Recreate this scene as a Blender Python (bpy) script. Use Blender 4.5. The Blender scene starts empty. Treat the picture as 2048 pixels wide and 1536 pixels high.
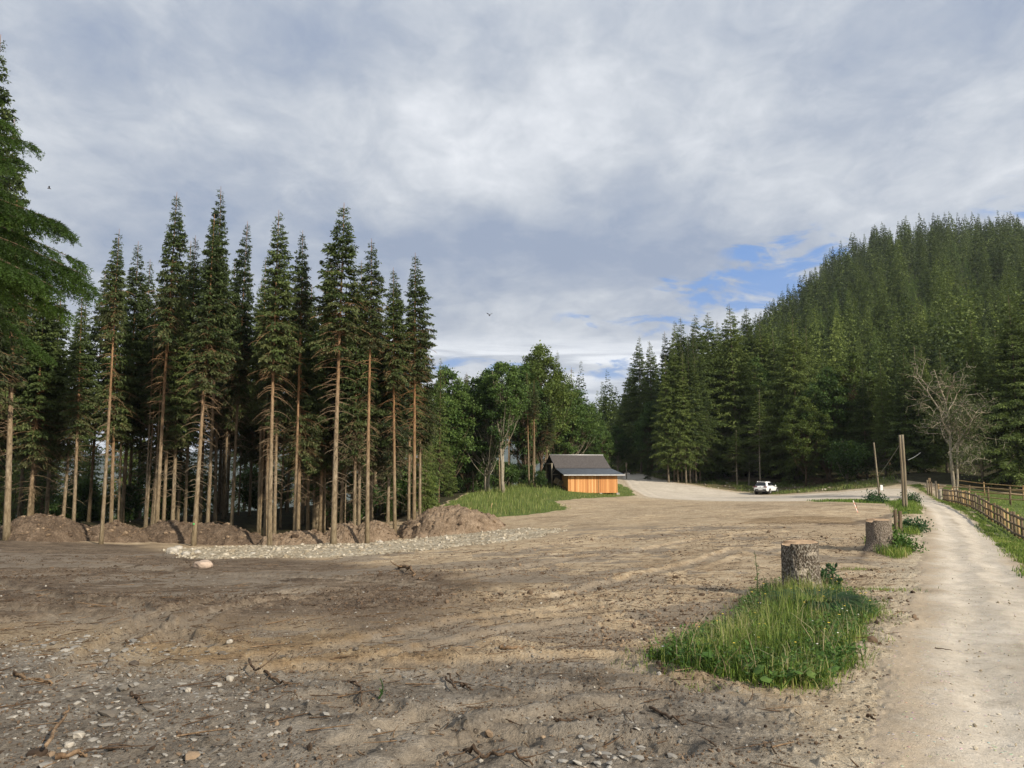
import bpy, bmesh, math, random
import numpy as np
from mathutils import Vector, Matrix, Euler
rng = np.random.default_rng(7)
random.seed(7)
scene = bpy.context.scene
COL = scene.collection
PI = math.pi

# ------------------------------------------------------------------ camera model (photo pixels, 2048 x 1536)
F = 1540.0; PITCH = math.radians(6.2); EYE = 1.65
def ray(px, py):
    dx = (px-1024.0)/F; dy = (768.0-py)/F
    return np.array([dx, math.cos(PITCH)-dy*math.sin(PITCH), math.sin(PITCH)+dy*math.cos(PITCH)])
def P(px, py, Y):
    d = ray(px, py); d = d*(Y/d[1]); d[2] += EYE
    return d

# ------------------------------------------------------------------ noise
def _h(i, j, s):
    v = np.sin(i*127.1+j*311.7+s*74.7)*43758.5453
    return v-np.floor(v)
def vnoise(x, y, s=0):
    xi = np.floor(x); yi = np.floor(y); fx = x-xi; fy = y-yi
    fx = fx*fx*(3-2*fx); fy = fy*fy*(3-2*fy)
    a = _h(xi, yi, s); b = _h(xi+1, yi, s); c = _h(xi, yi+1, s); d = _h(xi+1, yi+1, s)
    return (a*(1-fx)+b*fx)*(1-fy)+(c*(1-fx)+d*fx)*fy
def fbm(x, y, o=4, s=0, gain=.5):
    t = 0; a = 1; n = 0
    c, sn = math.cos(.6), math.sin(.6)
    for k in range(o):
        t = t+a*(vnoise(x, y, s+k*13)-.5)*2; n += a; a *= gain
        x, y = (x*c-y*sn)*2.03+3.1, (x*sn+y*c)*2.03+7.7
    return t/n
def sstep(a, b, x):
    t = np.clip((x-a)/(b-a), 0, 1); return t*t*(3-2*t)

# ------------------------------------------------------------------ terrain
CP = [(1024,1536,4.55),(200,1536,4.55),(1800,1536,4.55),(2300,1536,4.55),(-300,1536,4.55),
 (1600,1185,13),(1760,1100,20),(1797,1060,27),(1812,1015,42),(1757,1003,52),(1690,1002,54),
 (1533,988,98),(1400,968,110),(1600,968,108),(1740,958,98),(1840,945,92),(1255,943,130),(1180,987,85),
 (1310,958,118),(1450,1000,78),(1300,1000,76),(1300,1030,47),(1500,1040,38),
 (1000,985,80),(930,1005,66),(1000,1032,54),(1110,1020,60),(1060,968,88),
 (680,1080,46),(390,1090,42),(20,1080,38),(-300,1085,36),(830,1060,50),(900,1070,46),(980,1045,50),
 (500,1200,13.2),(1300,1200,12.6),(600,1120,24),(1100,1100,24),(100,1180,15),(200,1120,25),(1100,1060,37),
 (800,1300,8.2),(1300,1300,8.1),(1900,1250,10),(1900,1130,17.5),
 (2048,1085,30),(1960,1040,41),(1885,1003,62),(2048,1015,55),(2000,988,78),(2300,1130,28),(2400,1020,60),(2120,984,80)]
_c = np.array([P(*c) for c in CP])
_c = np.vstack([_c, [[0,0,0],[4,-3,0],[-4,-3,0],[0,-9,.1],[12,-9,0],[-14,-9,0],[-22,4,-.2],[18,6,-.5],[0,2,0]]])
_K = lambda r2: np.where(r2 > 1e-12, .5*r2*np.log(np.maximum(r2, 1e-12)), 0)
_S = 30.0
_n = len(_c); _xy = _c[:, :2]/_S
_A = _K(((_xy[:, None]-_xy[None])**2).sum(-1))+np.eye(_n)*.004
_Pm = np.hstack([np.ones((_n, 1)), _xy])
_M = np.block([[_A, _Pm], [_Pm.T, np.zeros((3, 3))]])
_sol = np.linalg.solve(_M, np.concatenate([_c[:, 2], np.zeros(3)]))
def tps(x, y):
    sh = x.shape; X = x.ravel()/_S; Y = y.ravel()/_S; out = np.empty_like(X)
    for i in range(0, len(X), 60000):
        a = X[i:i+60000]; b = Y[i:i+60000]
        k = _K((a[:, None]-_xy[None, :, 0])**2+(b[:, None]-_xy[None, :, 1])**2)
        out[i:i+60000] = k@_sol[:_n]+_sol[_n]+_sol[_n+1]*a+_sol[_n+2]*b
    return out.reshape(sh)
def H0(x, y):
    x = np.asarray(x, float); y = np.asarray(y, float)
    r = np.hypot(x, y); w = sstep(100, 165, r)
    lim = 160.0; k = np.minimum(1, lim/np.maximum(r, 1e-6))
    z = tps(x*k, y*k); z = np.clip(z, -5.5, 2.5)
    z = z*(1-w)+(-.8)*w
    # the wooded hill on the right
    az = np.where(y > 1, x/np.maximum(y, 1), 2.0)
    top = np.interp(az, [.05, .11, .18, .25, .31, .375, .44, .50, .57, .67, .9, 1.6], [0, 12, 30, 54, 77, 106, 134, 146, 150, 148, 138, 105])
    yed = np.interp(az, [.1, .3, .5, .65], [128, 114, 98, 88])
    t = np.clip((y-yed)/430.0, 0, 1.6)
    hill = top*np.where(t < 1, t**1.22*(1.22-.22*t**3), np.maximum(1-(t-1)*.8, .4))
    hill = hill*sstep(30, 85, y+.35*x)
    z = z+hill
    # the valley falling away on the left
    q = -.73*(x+6.5)+.68*(y-70)
    wv = 1-sstep(-.06, .07, x/np.maximum(y, 1)); wv = np.where(y < 1, (x < 0)*1.0, wv)
    z = z-np.minimum(.24*np.maximum(q-4, 0), 330)*wv
    return z
def G(px, py, ymax=320):
    d = ray(px, py); t = np.geomspace(1.2, ymax, 3000)/d[1]
    X = d[0]*t; Y = d[1]*t; Z = EYE+d[2]*t
    below = np.nonzero(Z < H0(X, Y))[0]
    i = below[0] if len(below) else len(t)-1
    return np.array([X[i], Y[i]])
def poly(*pts):
    return np.array([G(*p) if len(p) == 2 else p[:2] for p in pts])
def sdf(x, y, pl):
    """signed distance, negative inside"""
    sh = x.shape; x = x.ravel(); y = y.ravel()
    out = np.full(x.shape, 50.0)
    lo = pl.min(0)-50; hi = pl.max(0)+50
    m = np.nonzero((x > lo[0]) & (x < hi[0]) & (y > lo[1]) & (y < hi[1]))[0]
    X = x[m]; Y = y[m]; d2 = np.full(X.shape, 1e9); ins = np.zeros(X.shape, bool)
    for i in range(len(pl)):
        a = pl[i]; b = pl[(i+1) % len(pl)]; e = b-a
        wx = X-a[0]; wy = Y-a[1]
        t = np.clip((wx*e[0]+wy*e[1])/max(e@e, 1e-9), 0, 1)
        d2 = np.minimum(d2, (wx-e[0]*t)**2+(wy-e[1]*t)**2)
        c1 = (Y >= a[1]) != (Y >= b[1])
        with np.errstate(divide='ignore', invalid='ignore'):
            c2 = X < (b[0]-a[0])*(Y-a[1])/((b[1]-a[1]) or 1e-9)+a[0]
        ins ^= c1 & c2
    d = np.sqrt(d2); d[ins] *= -1
    out[m] = np.minimum(d, 50)
    return out.reshape(sh)

ROAD = poly((1745,1536),(1768,1400),(1792,1300),(1822,1210),(1842,1130),(1852,1070),(1852,1040),(1842,1014),(1812,1004),(1760,1001),(1620,1002),
 (1400,1001),(1290,994),(1256,975),(1242,956),(1246,943),(1262,944),(1310,957),(1360,967),(1420,977),(1500,987),(1560,991),(1680,984),(1760,977),
 (1828,978),(1866,994),(1900,1010),(1930,1026),(1965,1050),(2000,1080),(2048,1125),(2350,1330),(9.5,3,0),(9,-14,0),(1.9,-14,0),(2.0,2,0))
GRAVEL = poly((325,1100),(370,1117),(440,1118),(620,1116),(830,1103),(980,1088),(1090,1072),(1130,1062),(1060,1055),(960,1066),(860,1076),(760,1084),(620,1090),(480,1092))
MEADOW = poly((885,1012),(930,1030),(985,1036),(1060,1030),(1140,1018),(1105,1003),(1150,998),(1270,992),(1262,978),(1240,968),(1120,962),(1060,966),(1000,972),(930,990))
PATCH = poly((1296,1325),(1340,1335),(1400,1350),(1480,1368),(1560,1378),(1660,1375),(1690,1340),(1720,1280),(1745,1235),(1715,1205),(1680,1185),(1640,1172),(1560,1180),(1490,1205),(1480,1240),(1420,1265),(1370,1290),(1330,1305))
PATCH2 = poly((1735,1098),(1755,1108),(1795,1118),(1825,1112),(1820,1095),(1790,1080),(1740,1085))
PATCH3 = poly((1782,1060),(1800,1068),(1842,1072),(1830,1058),(1800,1050))
PATCH4 = poly((1785,1020),(1800,1030),(1838,1028),(1842,1020),(1832,1008),(1800,1004),(1785,1008))
STRIP = poly((1610,1003),(1700,1006),(1760,1007),(1792,1006),(1765,1001),(1700,1001))
VERGE = poly((1815,972),(1838,976),(1868,994),(1900,1010),(1930,1026),(1965,1050),(2000,1080),(2048,1125),(2350,1340),(2500,1240),(2048,1098),(1960,1046),(1885,1003),(1860,988),(1840,968))
PASTURE = poly((1885,1001),(1960,1042),(2048,1092),(2500,1230),(40,6,0),(75,20,0),(2600,1000),(2048,991),(1960,980),(1890,968),(1880,985))
BANK = poly((1262,941),(1310,955),(1360,965),(1420,975),(1500,985),(1570,988),(1680,981),(1760,974),(1800,968),(1760,950),(1640,958),(1500,964),(1400,960),(1320,948),(1270,937))
DARK = poly((-400,1085),(300,1090),(340,1112),(700,1122),(1000,1150),(1010,1230),(880,1290),(700,1262),(480,1265),(250,1250),(-400,1240))
GREYW = poly((-400,1290),(250,1330),(560,1350),(900,1345),(1180,1320),(1330,1350),(1560,1390),(1600,1536),(1500,1700),(-600,1700))
FORESTL = poly((840,1012),(886,1010),(925,991),(975,972),(1060,965),(1060,955),(840,970))
DARK_STREAKS = [poly((1792,1022),(1760,1034),(1700,1044),(1630,1047),(1630,1051),(1700,1050),(1770,1042),(1797,1031)), poly((1738,1094),(1702,1117),(1690,1126),(1704,1127),(1742,1106)),
 poly((1700,1262),(1745,1240),(1800,1236),(1830,1240),(1790,1262),(1730,1300),(1690,1345),(1660,1385),(1680,1340)), poly((1380,1250),(1450,1243),(1460,1252),(1390,1260))]
FORESTR = poly((1800,960),(1850,966),(1885,968),(1960,979),(2048,989),(2600,999),(120,60,0),(120,130,0),(45,112,0))
ORANGE = poly((330,1262),(480,1275),(700,1270),(960,1295),(900,1335),(700,1345),(480,1335),(330,1310))
ORANGE2 = poly((1500,1046),(1580,1050),(1700,1046),(1720,1036),(1600,1034),(1510,1038))
STONES = poly((-300,1300),(120,1290),(300,1310),(470,1350),(560,1400),(560,1470),(480,1560),(420,1700),(-500,1700))

TRACKS = []   # (polyline world, width, depth)
def track(w, dep, *pts):
    TRACKS.append((np.array([G(*p) for p in pts]), w, dep*1.05))
track(.42,.05,(150,1350),(235,1290),(330,1225),(480,1195),(640,1180))
track(.42,.05,(330,1290),(400,1236),(520,1208),(700,1192))
track(.5,.045,(-50,1160),(120,1200),(250,1210),(330,1260))
track(.5,.045,(-50,1215),(130,1228),(250,1240))
track(.45,.04,(560,1345),(900,1330),(1200,1318),(1330,1345))
track(.45,.04,(650,1400),(900,1470),(1300,1500))
track(.5,.04,(700,1130),(1000,1105),(1250,1070),(1500,1050))
track(.5,.04,(900,1160),(1150,1120),(1400,1080),(1560,1060))
track(.5,.04,(1000,1080),(1150,1050),(1300,1030),(1450,1015))
track(.5,.04,(1100,1200),(1300,1150),(1480,1100))
track(.5,.04,(200,1130),(420,1150),(700,1160),(1000,1190))
track(.45,.04,(-100,1250),(90,1238),(250,1250),(420,1295))
track(.45,.04,(430,1330),(700,1290),(960,1240),(1180,1215))
track(.45,.04,(520,1352),(800,1310),(1060,1262),(1260,1235))
track(.42,.03,(700,1500),(900,1420),(1180,1375),(1400,1372))
track(.42,.03,(860,1536),(1060,1440),(1300,1400))
def seg_d(x, y, pl):
    d2 = np.full(x.shape, 1e9); al = np.zeros(x.shape); L = 0
    for a, b in zip(pl[:-1], pl[1:]):
        e = b-a; le = math.hypot(*e)
        t = np.clip(((x-a[0])*e[0]+(y-a[1])*e[1])/(le*le), 0, 1)
        q = (x-a[0]-e[0]*t)**2+(y-a[1]-e[1]*t)**2
        m = q < d2; d2 = np.where(m, q, d2); al = np.where(m, L+t*le, al); L += le
    return np.sqrt(d2), al
def masks(x, y):
    wx = x+fbm(x*.9, y*.9, 3, 5)*.5; wy = y+fbm(x*.9, y*.9, 3, 9)*.5
    big_x = x+fbm(x*.35, y*.35, 4, 21)*1.6; big_y = y+fbm(x*.35, y*.35, 4, 25)*1.6
    m = {}
    m['road_d'] = sdf(x+fbm(x*1.6, y*1.6, 4, 31)*.22, y+fbm(x*1.6, y*1.6, 4, 33)*.22, ROAD)
    m['gravel_d'] = sdf(x+fbm(x*1.1, y*1.1, 5, 41, .6)*.9, y+fbm(x*1.1, y*1.1, 5, 43, .6)*.9, GRAVEL)
    g = np.zeros_like(x)
    for pl in (MEADOW, STRIP, VERGE, PASTURE, PATCH4): g = np.maximum(g, 1-sstep(-.35, .25, sdf(wx, wy, pl)))
    for pl in (PATCH, PATCH2, PATCH3): g = np.maximum(g, 1-sstep(-.35, .1, sdf(x+(wx-x)*.3, y+(wy-y)*.3, pl)))
    m['grass'] = g
    b = 1-sstep(-.5, .8, sdf(wx, wy, BANK)); m['bank'] = b
    m['dark'] = 1-sstep(-2.2, 2.0, sdf(big_x, big_y, DARK))
    for pl in DARK_STREAKS: m['dark'] = np.maximum(m['dark'], .75*(1-sstep(-.15, .25, sdf(wx*.4+x*.6, wy*.4+y*.6, pl))))  # narrow streaks of darker soil colour
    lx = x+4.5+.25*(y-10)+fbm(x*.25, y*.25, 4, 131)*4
    m['brown_shade'] = (1-sstep(-3.5, 4.5, lx))*(1-sstep(30, 42, y))  # left foreground: browner soil, with partial cloud shade painted into its colour
    m['grey'] = 1-sstep(-.9, .9, sdf(x+(big_x-x)*.45, y+(big_y-y)*.45, GREYW))
    m['orange'] = np.maximum(1-sstep(-.5, .4, sdf(x+(big_x-x)*.4, y+(big_y-y)*.4, ORANGE)), .8*(1-sstep(-.7, 1.2, sdf(big_x, big_y, ORANGE2))))
    # forest floor: behind the bank, inside the stand
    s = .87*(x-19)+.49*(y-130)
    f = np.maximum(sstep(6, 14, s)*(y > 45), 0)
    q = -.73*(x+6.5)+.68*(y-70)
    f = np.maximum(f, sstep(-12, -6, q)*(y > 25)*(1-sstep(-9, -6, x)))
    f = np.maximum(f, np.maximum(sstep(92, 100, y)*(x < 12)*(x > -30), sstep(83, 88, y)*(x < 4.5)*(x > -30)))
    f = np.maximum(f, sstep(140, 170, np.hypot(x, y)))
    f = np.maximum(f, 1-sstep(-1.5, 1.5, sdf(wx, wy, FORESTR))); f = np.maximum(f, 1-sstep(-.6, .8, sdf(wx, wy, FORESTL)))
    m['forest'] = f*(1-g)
    si = fbm(x*.42+3, y*.55, 4, 121)+.35*fbm(x*2.1, y*2.1, 3, 123)
    m['dust'] = np.exp(-np.maximum(m['road_d'], 0)/(.75+.035*np.maximum(y-8, 0)))*(1-g)
    m['silt'] = sstep(.10, .26, si)*(1-g)*(1-m['forest'])*(1-sstep(26, 44, y))*(1-.4*m['orange'])
    return m
def tracks_z(x, y):
    z = np.zeros_like(x); flat = np.zeros_like(x)
    for pl, w, dep in TRACKS:
        lo = pl.min(0)-2; hi = pl.max(0)+2
        k = np.nonzero((x > lo[0]) & (x < hi[0]) & (y > lo[1]) & (y < hi[1]))
        if len(k[0]) == 0: continue
        d, al = seg_d(x[k]+fbm(x[k]*.8, y[k]*.8, 2, 77)*.15, y[k], pl)
        ins = 1-sstep(w*.42, w*.55, d); rim = np.exp(-((d-w*.72)/(.16*w+.03))**2)
        tread = sstep(-.1, .35, np.sin(al*2*PI/.24+d*14))
        z[k] += -dep*ins+dep*.75*rim*(.5+vnoise(x[k]*5, y[k]*5, 3))+ins*tread*.020*(vnoise(x[k]*.9, y[k]*.9, 19) > .3)
        flat[k] = np.maximum(flat[k], ins)
    return np.clip(z, -.075, .055), flat
def micro(x, y, m):
    r = np.hypot(x, y)
    near = 1-sstep(60, 110, r)
    tz, flat = tracks_z(x, y)
    rd = 1-sstep(-.3, .2, m['road_d'])
    soft = np.clip(1-rd-m['grass']*.6, 0, 1)*near
    rough = vnoise(x*.45, y*.45, 55); rough = sstep(.35, .75, rough)*(1-flat*.8)
    rough = rough*(.45+.55*m['dark']+.35*m['orange'])*(1-.6*m['grey'])*(1-.85*m['silt'])
    clod = np.abs(fbm(x*4.2, y*4.2, 4, 61)); clod = 1-clod*2
    z = soft*(fbm(x*.5, y*.5, 3, 51)*.042+fbm(x*1.5, y*1.5, 3, 52)*.014+rough*np.maximum(clod, -.3)*.05+fbm(x*9, y*9, 3, 66)*.014*(1-flat*.6)*(1-.7*m['silt'])+np.maximum(fbm(x*16, y*16, 2, 68)-.25, 0)*.05*(1-.8*m['silt'])*(1-flat)*(1-sstep(14, 22, np.hypot(x, y)))+tz)
    z = z+rd*near*(fbm(x*.8, y*.8, 3, 71)*.02)
    return z, flat*soft
def Hs(x, y):
    x = np.atleast_1d(np.asarray(x, float)); y = np.atleast_1d(np.asarray(y, float))
    m = masks(x, y); z, _ = micro(x, y, m)
    return H0(x, y)+z
def zat(x, y): return float(Hs([x], [y])[0])

# ------------------------------------------------------------------ mesh + object helpers
def mk(name, V, Fq, mat, parent=None, attrs=None, smooth=False, Ft=None, matidx=None):
    """V (n,3); Fq (m,4) quads; Ft (k,3) triangles"""
    me = bpy.data.meshes.new(name)
    V = np.ascontiguousarray(V, np.float32)
    Fq = np.zeros((0, 4), np.int32) if Fq is None else np.asarray(Fq, np.int32)
    Ft = np.zeros((0, 3), np.int32) if Ft is None else np.asarray(Ft, np.int32)
    me.vertices.add(len(V)); me.vertices.foreach_set('co', V.ravel())
    nl = Fq.size+Ft.size
    me.loops.add(nl); me.loops.foreach_set('vertex_index', np.concatenate([Fq.ravel(), Ft.ravel()]))
    npoly = len(Fq)+len(Ft)
    st = np.concatenate([np.arange(len(Fq))*4, Fq.size+np.arange(len(Ft))*3]).astype(np.int32)
    me.polygons.add(npoly); me.polygons.foreach_set('loop_start', st)
    if smooth: me.polygons.foreach_set('use_smooth', np.ones(npoly, bool))
    else: me.polygons.foreach_set('use_smooth', np.zeros(npoly, bool))
    for m in (mat if isinstance(mat, (list, tuple)) else [mat]): me.materials.append(m)
    if matidx is not None: me.polygons.foreach_set('material_index', np.asarray(matidx, np.int32))
    me.update(calc_edges=True)
    for k, a in (attrs or {}).items():
        at = me.attributes.new(k, 'FLOAT', 'POINT'); at.data.foreach_set('value', np.ascontiguousarray(a, np.float32))
    me.validate()
    o = bpy.data.objects.new(name, me); COL.objects.link(o)
    if parent: o.parent = parent
    return o
class MB:
    """mesh builder: collects pieces, builds one mesh"""
    def __init__(s): s.V = []; s.Q = []; s.T = []; s.A = []; s.n = 0; s.MI = []
    def add(s, V, Q=None, T=None, a=0.0):
        V = np.asarray(V, float).reshape(-1, 3)
        s.V.append(V)
        if Q is not None and len(Q): s.Q.append(np.asarray(Q)+s.n)
        if T is not None and len(T): s.T.append(np.asarray(T)+s.n)
        s.A.append(np.full(len(V), a) if np.isscalar(a) else np.asarray(a)); s.n += len(V)
    def box(s, c, size, R=None, a=0.0, taper=1.0):
        x, y, z = np.array(size)/2.0
        V = np.array([[-x,-y,-z],[x,-y,-z],[x,y,-z],[-x,y,-z],[-x*taper,-y*taper,z],[x*taper,-y*taper,z],[x*taper,y*taper,z],[-x*taper,y*taper,z]])
        if R is not None: V = V@np.array(R).T
        s.add(V+np.array(c), [[0,3,2,1],[4,5,6,7],[0,1,5,4],[1,2,6,5],[2,3,7,6],[3,0,4,7]], a=a)
    def tube(s, pts, rad, n=8, cap=True, a=0.0, noise=0.0):
        pts = np.asarray(pts, float); rad = np.broadcast_to(np.asarray(rad, float), (len(pts),))
        T = np.gradient(pts, axis=0); T /= np.linalg.norm(T, axis=1)[:, None]+1e-9
        ref = np.array([0, 0, 1.0]) if abs(T[0, 2]) < .9 else np.array([1.0, 0, 0])
        A = np.cross(T, ref); A /= np.linalg.norm(A, axis=1)[:, None]+1e-9
        B = np.cross(T, A)
        th = np.arange(n)*2*PI/n
        rr = rad[:, None]*(1+noise*rng.uniform(-1, 1, (len(pts), n)))
        V = pts[:, None]+rr[..., None]*(np.cos(th)[None, :, None]*A[:, None]+np.sin(th)[None, :, None]*B[:, None])
        k = len(pts); V = V.reshape(-1, 3)
        i = np.arange(k-1)[:, None]*n; j = np.arange(n)[None]; j2 = (j+1) % n
        Q = np.stack([i+j, i+j2, i+n+j2, i+n+j], -1).reshape(-1, 4)
        Tt = None
        if cap:
            V = np.vstack([V, pts[:1], pts[-1:]]); c0 = k*n; c1 = k*n+1
            jj = np.arange(n); jn = (jj+1) % n
            Tt = np.vstack([np.stack([jn, jj, np.full(n, c0)], 1), np.stack([(k-1)*n+jj, (k-1)*n+jn, np.full(n, c1)], 1)])
        s.add(V, Q, Tt, a)
    def build(s, name, mat, parent=None, smooth=False):
        V = np.vstack(s.V); Q = np.vstack(s.Q) if s.Q else None; T = np.vstack(s.T) if s.T else None
        return mk(name, V, Q, mat, parent, {'tint': np.concatenate(s.A)}, smooth, T)
def empty(name, loc, rz=0, label=None, cat=None, group=None):
    o = bpy.data.objects.new(name, None); COL.objects.link(o)
    o.location = loc; o.rotation_euler = (0, 0, rz); o.empty_display_size = .3
    if label: tag(o, label, cat, group)
    return o
def tag(o, label, cat, group=None, kind=None):
    if label: o['label'] = label
    if cat: o['category'] = cat
    if group: o['group'] = group
    if kind: o['kind'] = kind
    return o
def rotz(a): c, s = math.cos(a), math.sin(a); return np.array([[c,-s,0],[s,c,0],[0,0,1]])

# ------------------------------------------------------------------ materials
class NT:
    def __init__(s, name):
        s.m = bpy.data.materials.new(name); s.m.use_nodes = True
        s.t = s.m.node_tree; s.t.nodes.clear(); s.out = s.t.nodes.new('ShaderNodeOutputMaterial')
    def n(s, typ, ins=None, **kw):
        nd = s.t.nodes.new('ShaderNode'+typ)
        for k, v in kw.items(): setattr(nd, k, v)
        for k, v in (ins or {}).items(): s.set(nd, k, v)
        return nd
    def set(s, nd, k, v):
        sock = nd.inputs[k]
        if isinstance(v, bpy.types.NodeSocket): s.t.links.new(v, sock)
        elif isinstance(v, bpy.types.Node): s.t.links.new(v.outputs[0], sock)
        else:
            if isinstance(v, (tuple, list)) and len(v) == 3 and sock.type == 'RGBA': v = (*v, 1)
            sock.default_value = v
    def math(s, op, a, b=0.0, c=0.0, clamp=False):
        nd = s.n('Math', operation=op, use_clamp=clamp); s.set(nd, 0, a); s.set(nd, 1, b); s.set(nd, 2, c); return nd.outputs[0]
    def mix(s, f, a, b, mode='MIX'):
        nd = s.n('MixRGB', blend_type=mode); s.set(nd, 0, f); s.set(nd, 1, a); s.set(nd, 2, b); return nd.outputs[0]
    def noise(s, vec, scale, det=4, rough=.55, dist=0.0):
        nd = s.n('TexNoise', {'Scale': scale, 'Detail': det, 'Roughness': rough, 'Distortion': dist})
        if vec is not None: s.set(nd, 'Vector', vec)
        return nd.outputs[0]
    def ramp(s, f, *stops):
        nd = s.n('ValToRGB'); el = nd.color_ramp.elements
        while len(el) < len(stops): el.new(.5)
        for e, (p, c) in zip(el, stops): e.position = p; e.color = (*c, 1) if len(c) == 3 else c
        s.set(nd, 0, f); return nd.outputs[0]
    def step(s, x, a, b):
        nd = s.n('MapRange', interpolation_type='SMOOTHSTEP'); s.set(nd, 0, x); s.set(nd, 1, a); s.set(nd, 2, b); return nd.outputs[0]
    def attr(s, name): return s.n('Attribute', attribute_name=name).outputs['Fac']
    def pos(s): return s.n('NewGeometry').outputs['Position']
    def obj(s): return s.n('TexCoord').outputs['Object']
    def mapping(s, v, scale=(1, 1, 1)): return s.n('Mapping', {'Vector': v, 'Scale': scale}).outputs[0]
    def rand(s): return s.n('ObjectInfo').outputs['Random']
    def bsdf(s, col, rough=.9, normal=None, spec=.2, metal=0.0, coat=0.0):
        b = s.n('BsdfPrincipled', {'Base Color': col, 'Roughness': rough, 'Metallic': metal, 'Specular IOR Level': spec, 'Coat Weight': coat})
        if normal is not None: s.set(b, 'Normal', normal)
        s.t.links.new(b.outputs[0], s.out.inputs[0]); return b
    def bump(s, h, strength=.5, dist=.02):
        return s.n('Bump', {'Height': h, 'Strength': strength, 'Distance': dist}).outputs[0]

def m_plain(name, col, rough=.7, var=.25, scale=6.0, spec=.3, metal=0.0, coat=0.0, bump=0.0, bscale=30.0):
    t = NT(name); v = t.obj()
    n = t.noise(v, scale, 5, .6)
    k = t.step(n, .3, .7)
    c = t.mix(k, tuple(x*(1-var) for x in col), tuple(min(1, x*(1+var)) for x in col))
    nm = t.bump(t.noise(v, bscale, 4, .6), bump, .02) if bump else None
    t.bsdf(c, rough, nm, spec, metal, coat); return t.m
def m_foliage(name, dark, mid, light, trans=.25, objvar=.35, nscale=.6):
    t = NT(name)
    a = t.attr('tint'); n = t.noise(t.pos(), nscale, 3, .6)
    f = t.math('ADD', t.math('MULTIPLY', a, .62), t.math('MULTIPLY', t.math('SUBTRACT', n, .5), .55))
    f = t.math('ADD', f, t.math('MULTIPLY', t.math('SUBTRACT', t.rand(), .5), objvar), clamp=True)
    c = t.ramp(f, (0.0, dark), (.45, mid), (1.0, light))
    c = t.mix(t.attr('dry'), c, t.ramp(a, (0, (.040, .026, .016)), (.5, (.095, .066, .040)), (1, (.17, .125, .08))))
    b = t.n('BsdfPrincipled', {'Base Color': c, 'Roughness': .6, 'Specular IOR Level': .25})
    tr = t.n('BsdfTranslucent', {'Color': t.mix(.5, c, light)})
    mx = t.n('MixShader', {0: trans}); t.t.links.new(b.outputs[0], mx.inputs[1]); t.t.links.new(tr.outputs[0], mx.inputs[2])
    t.t.links.new(mx.outputs[0], t.out.inputs[0]); return t.m
def m_bark(name, c1, c2, c3, zs=.25, scale=9.0, knots=False, lichen=None, warm=0.0):
    t = NT(name); v = t.obj(); vz = t.mapping(v, (1, 1, zs))
    n = t.noise(vz, scale, 6, .65); n2 = t.noise(v, .35, 3, .5)
    c = t.ramp(n, (.3, c1), (.5, c2), (.72, c3))
    c = t.mix(t.step(n2, .3, .75), c, t.mix(1.0, c, (.75, .68, .58), 'MULTIPLY'))
    c = t.mix(t.math('MULTIPLY', t.rand(), .5), c, t.mix(1.0, c, (.8, .72, .6), 'MULTIPLY'))
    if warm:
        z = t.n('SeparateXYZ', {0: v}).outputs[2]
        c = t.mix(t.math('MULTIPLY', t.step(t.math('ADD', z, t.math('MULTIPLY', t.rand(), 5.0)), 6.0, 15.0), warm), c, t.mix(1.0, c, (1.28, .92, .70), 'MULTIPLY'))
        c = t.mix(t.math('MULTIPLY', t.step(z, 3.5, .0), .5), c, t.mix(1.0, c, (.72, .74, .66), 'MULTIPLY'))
    if lichen:
        l = t.step(t.noise(v, 3.2, 6, .7), .56, .62)
        c = t.mix(t.math('MULTIPLY', l, .8), c, lichen)
    nm = t.bump(n, .8, .03)
    t.bsdf(c, .95, nm, .1); return t.m
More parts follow.
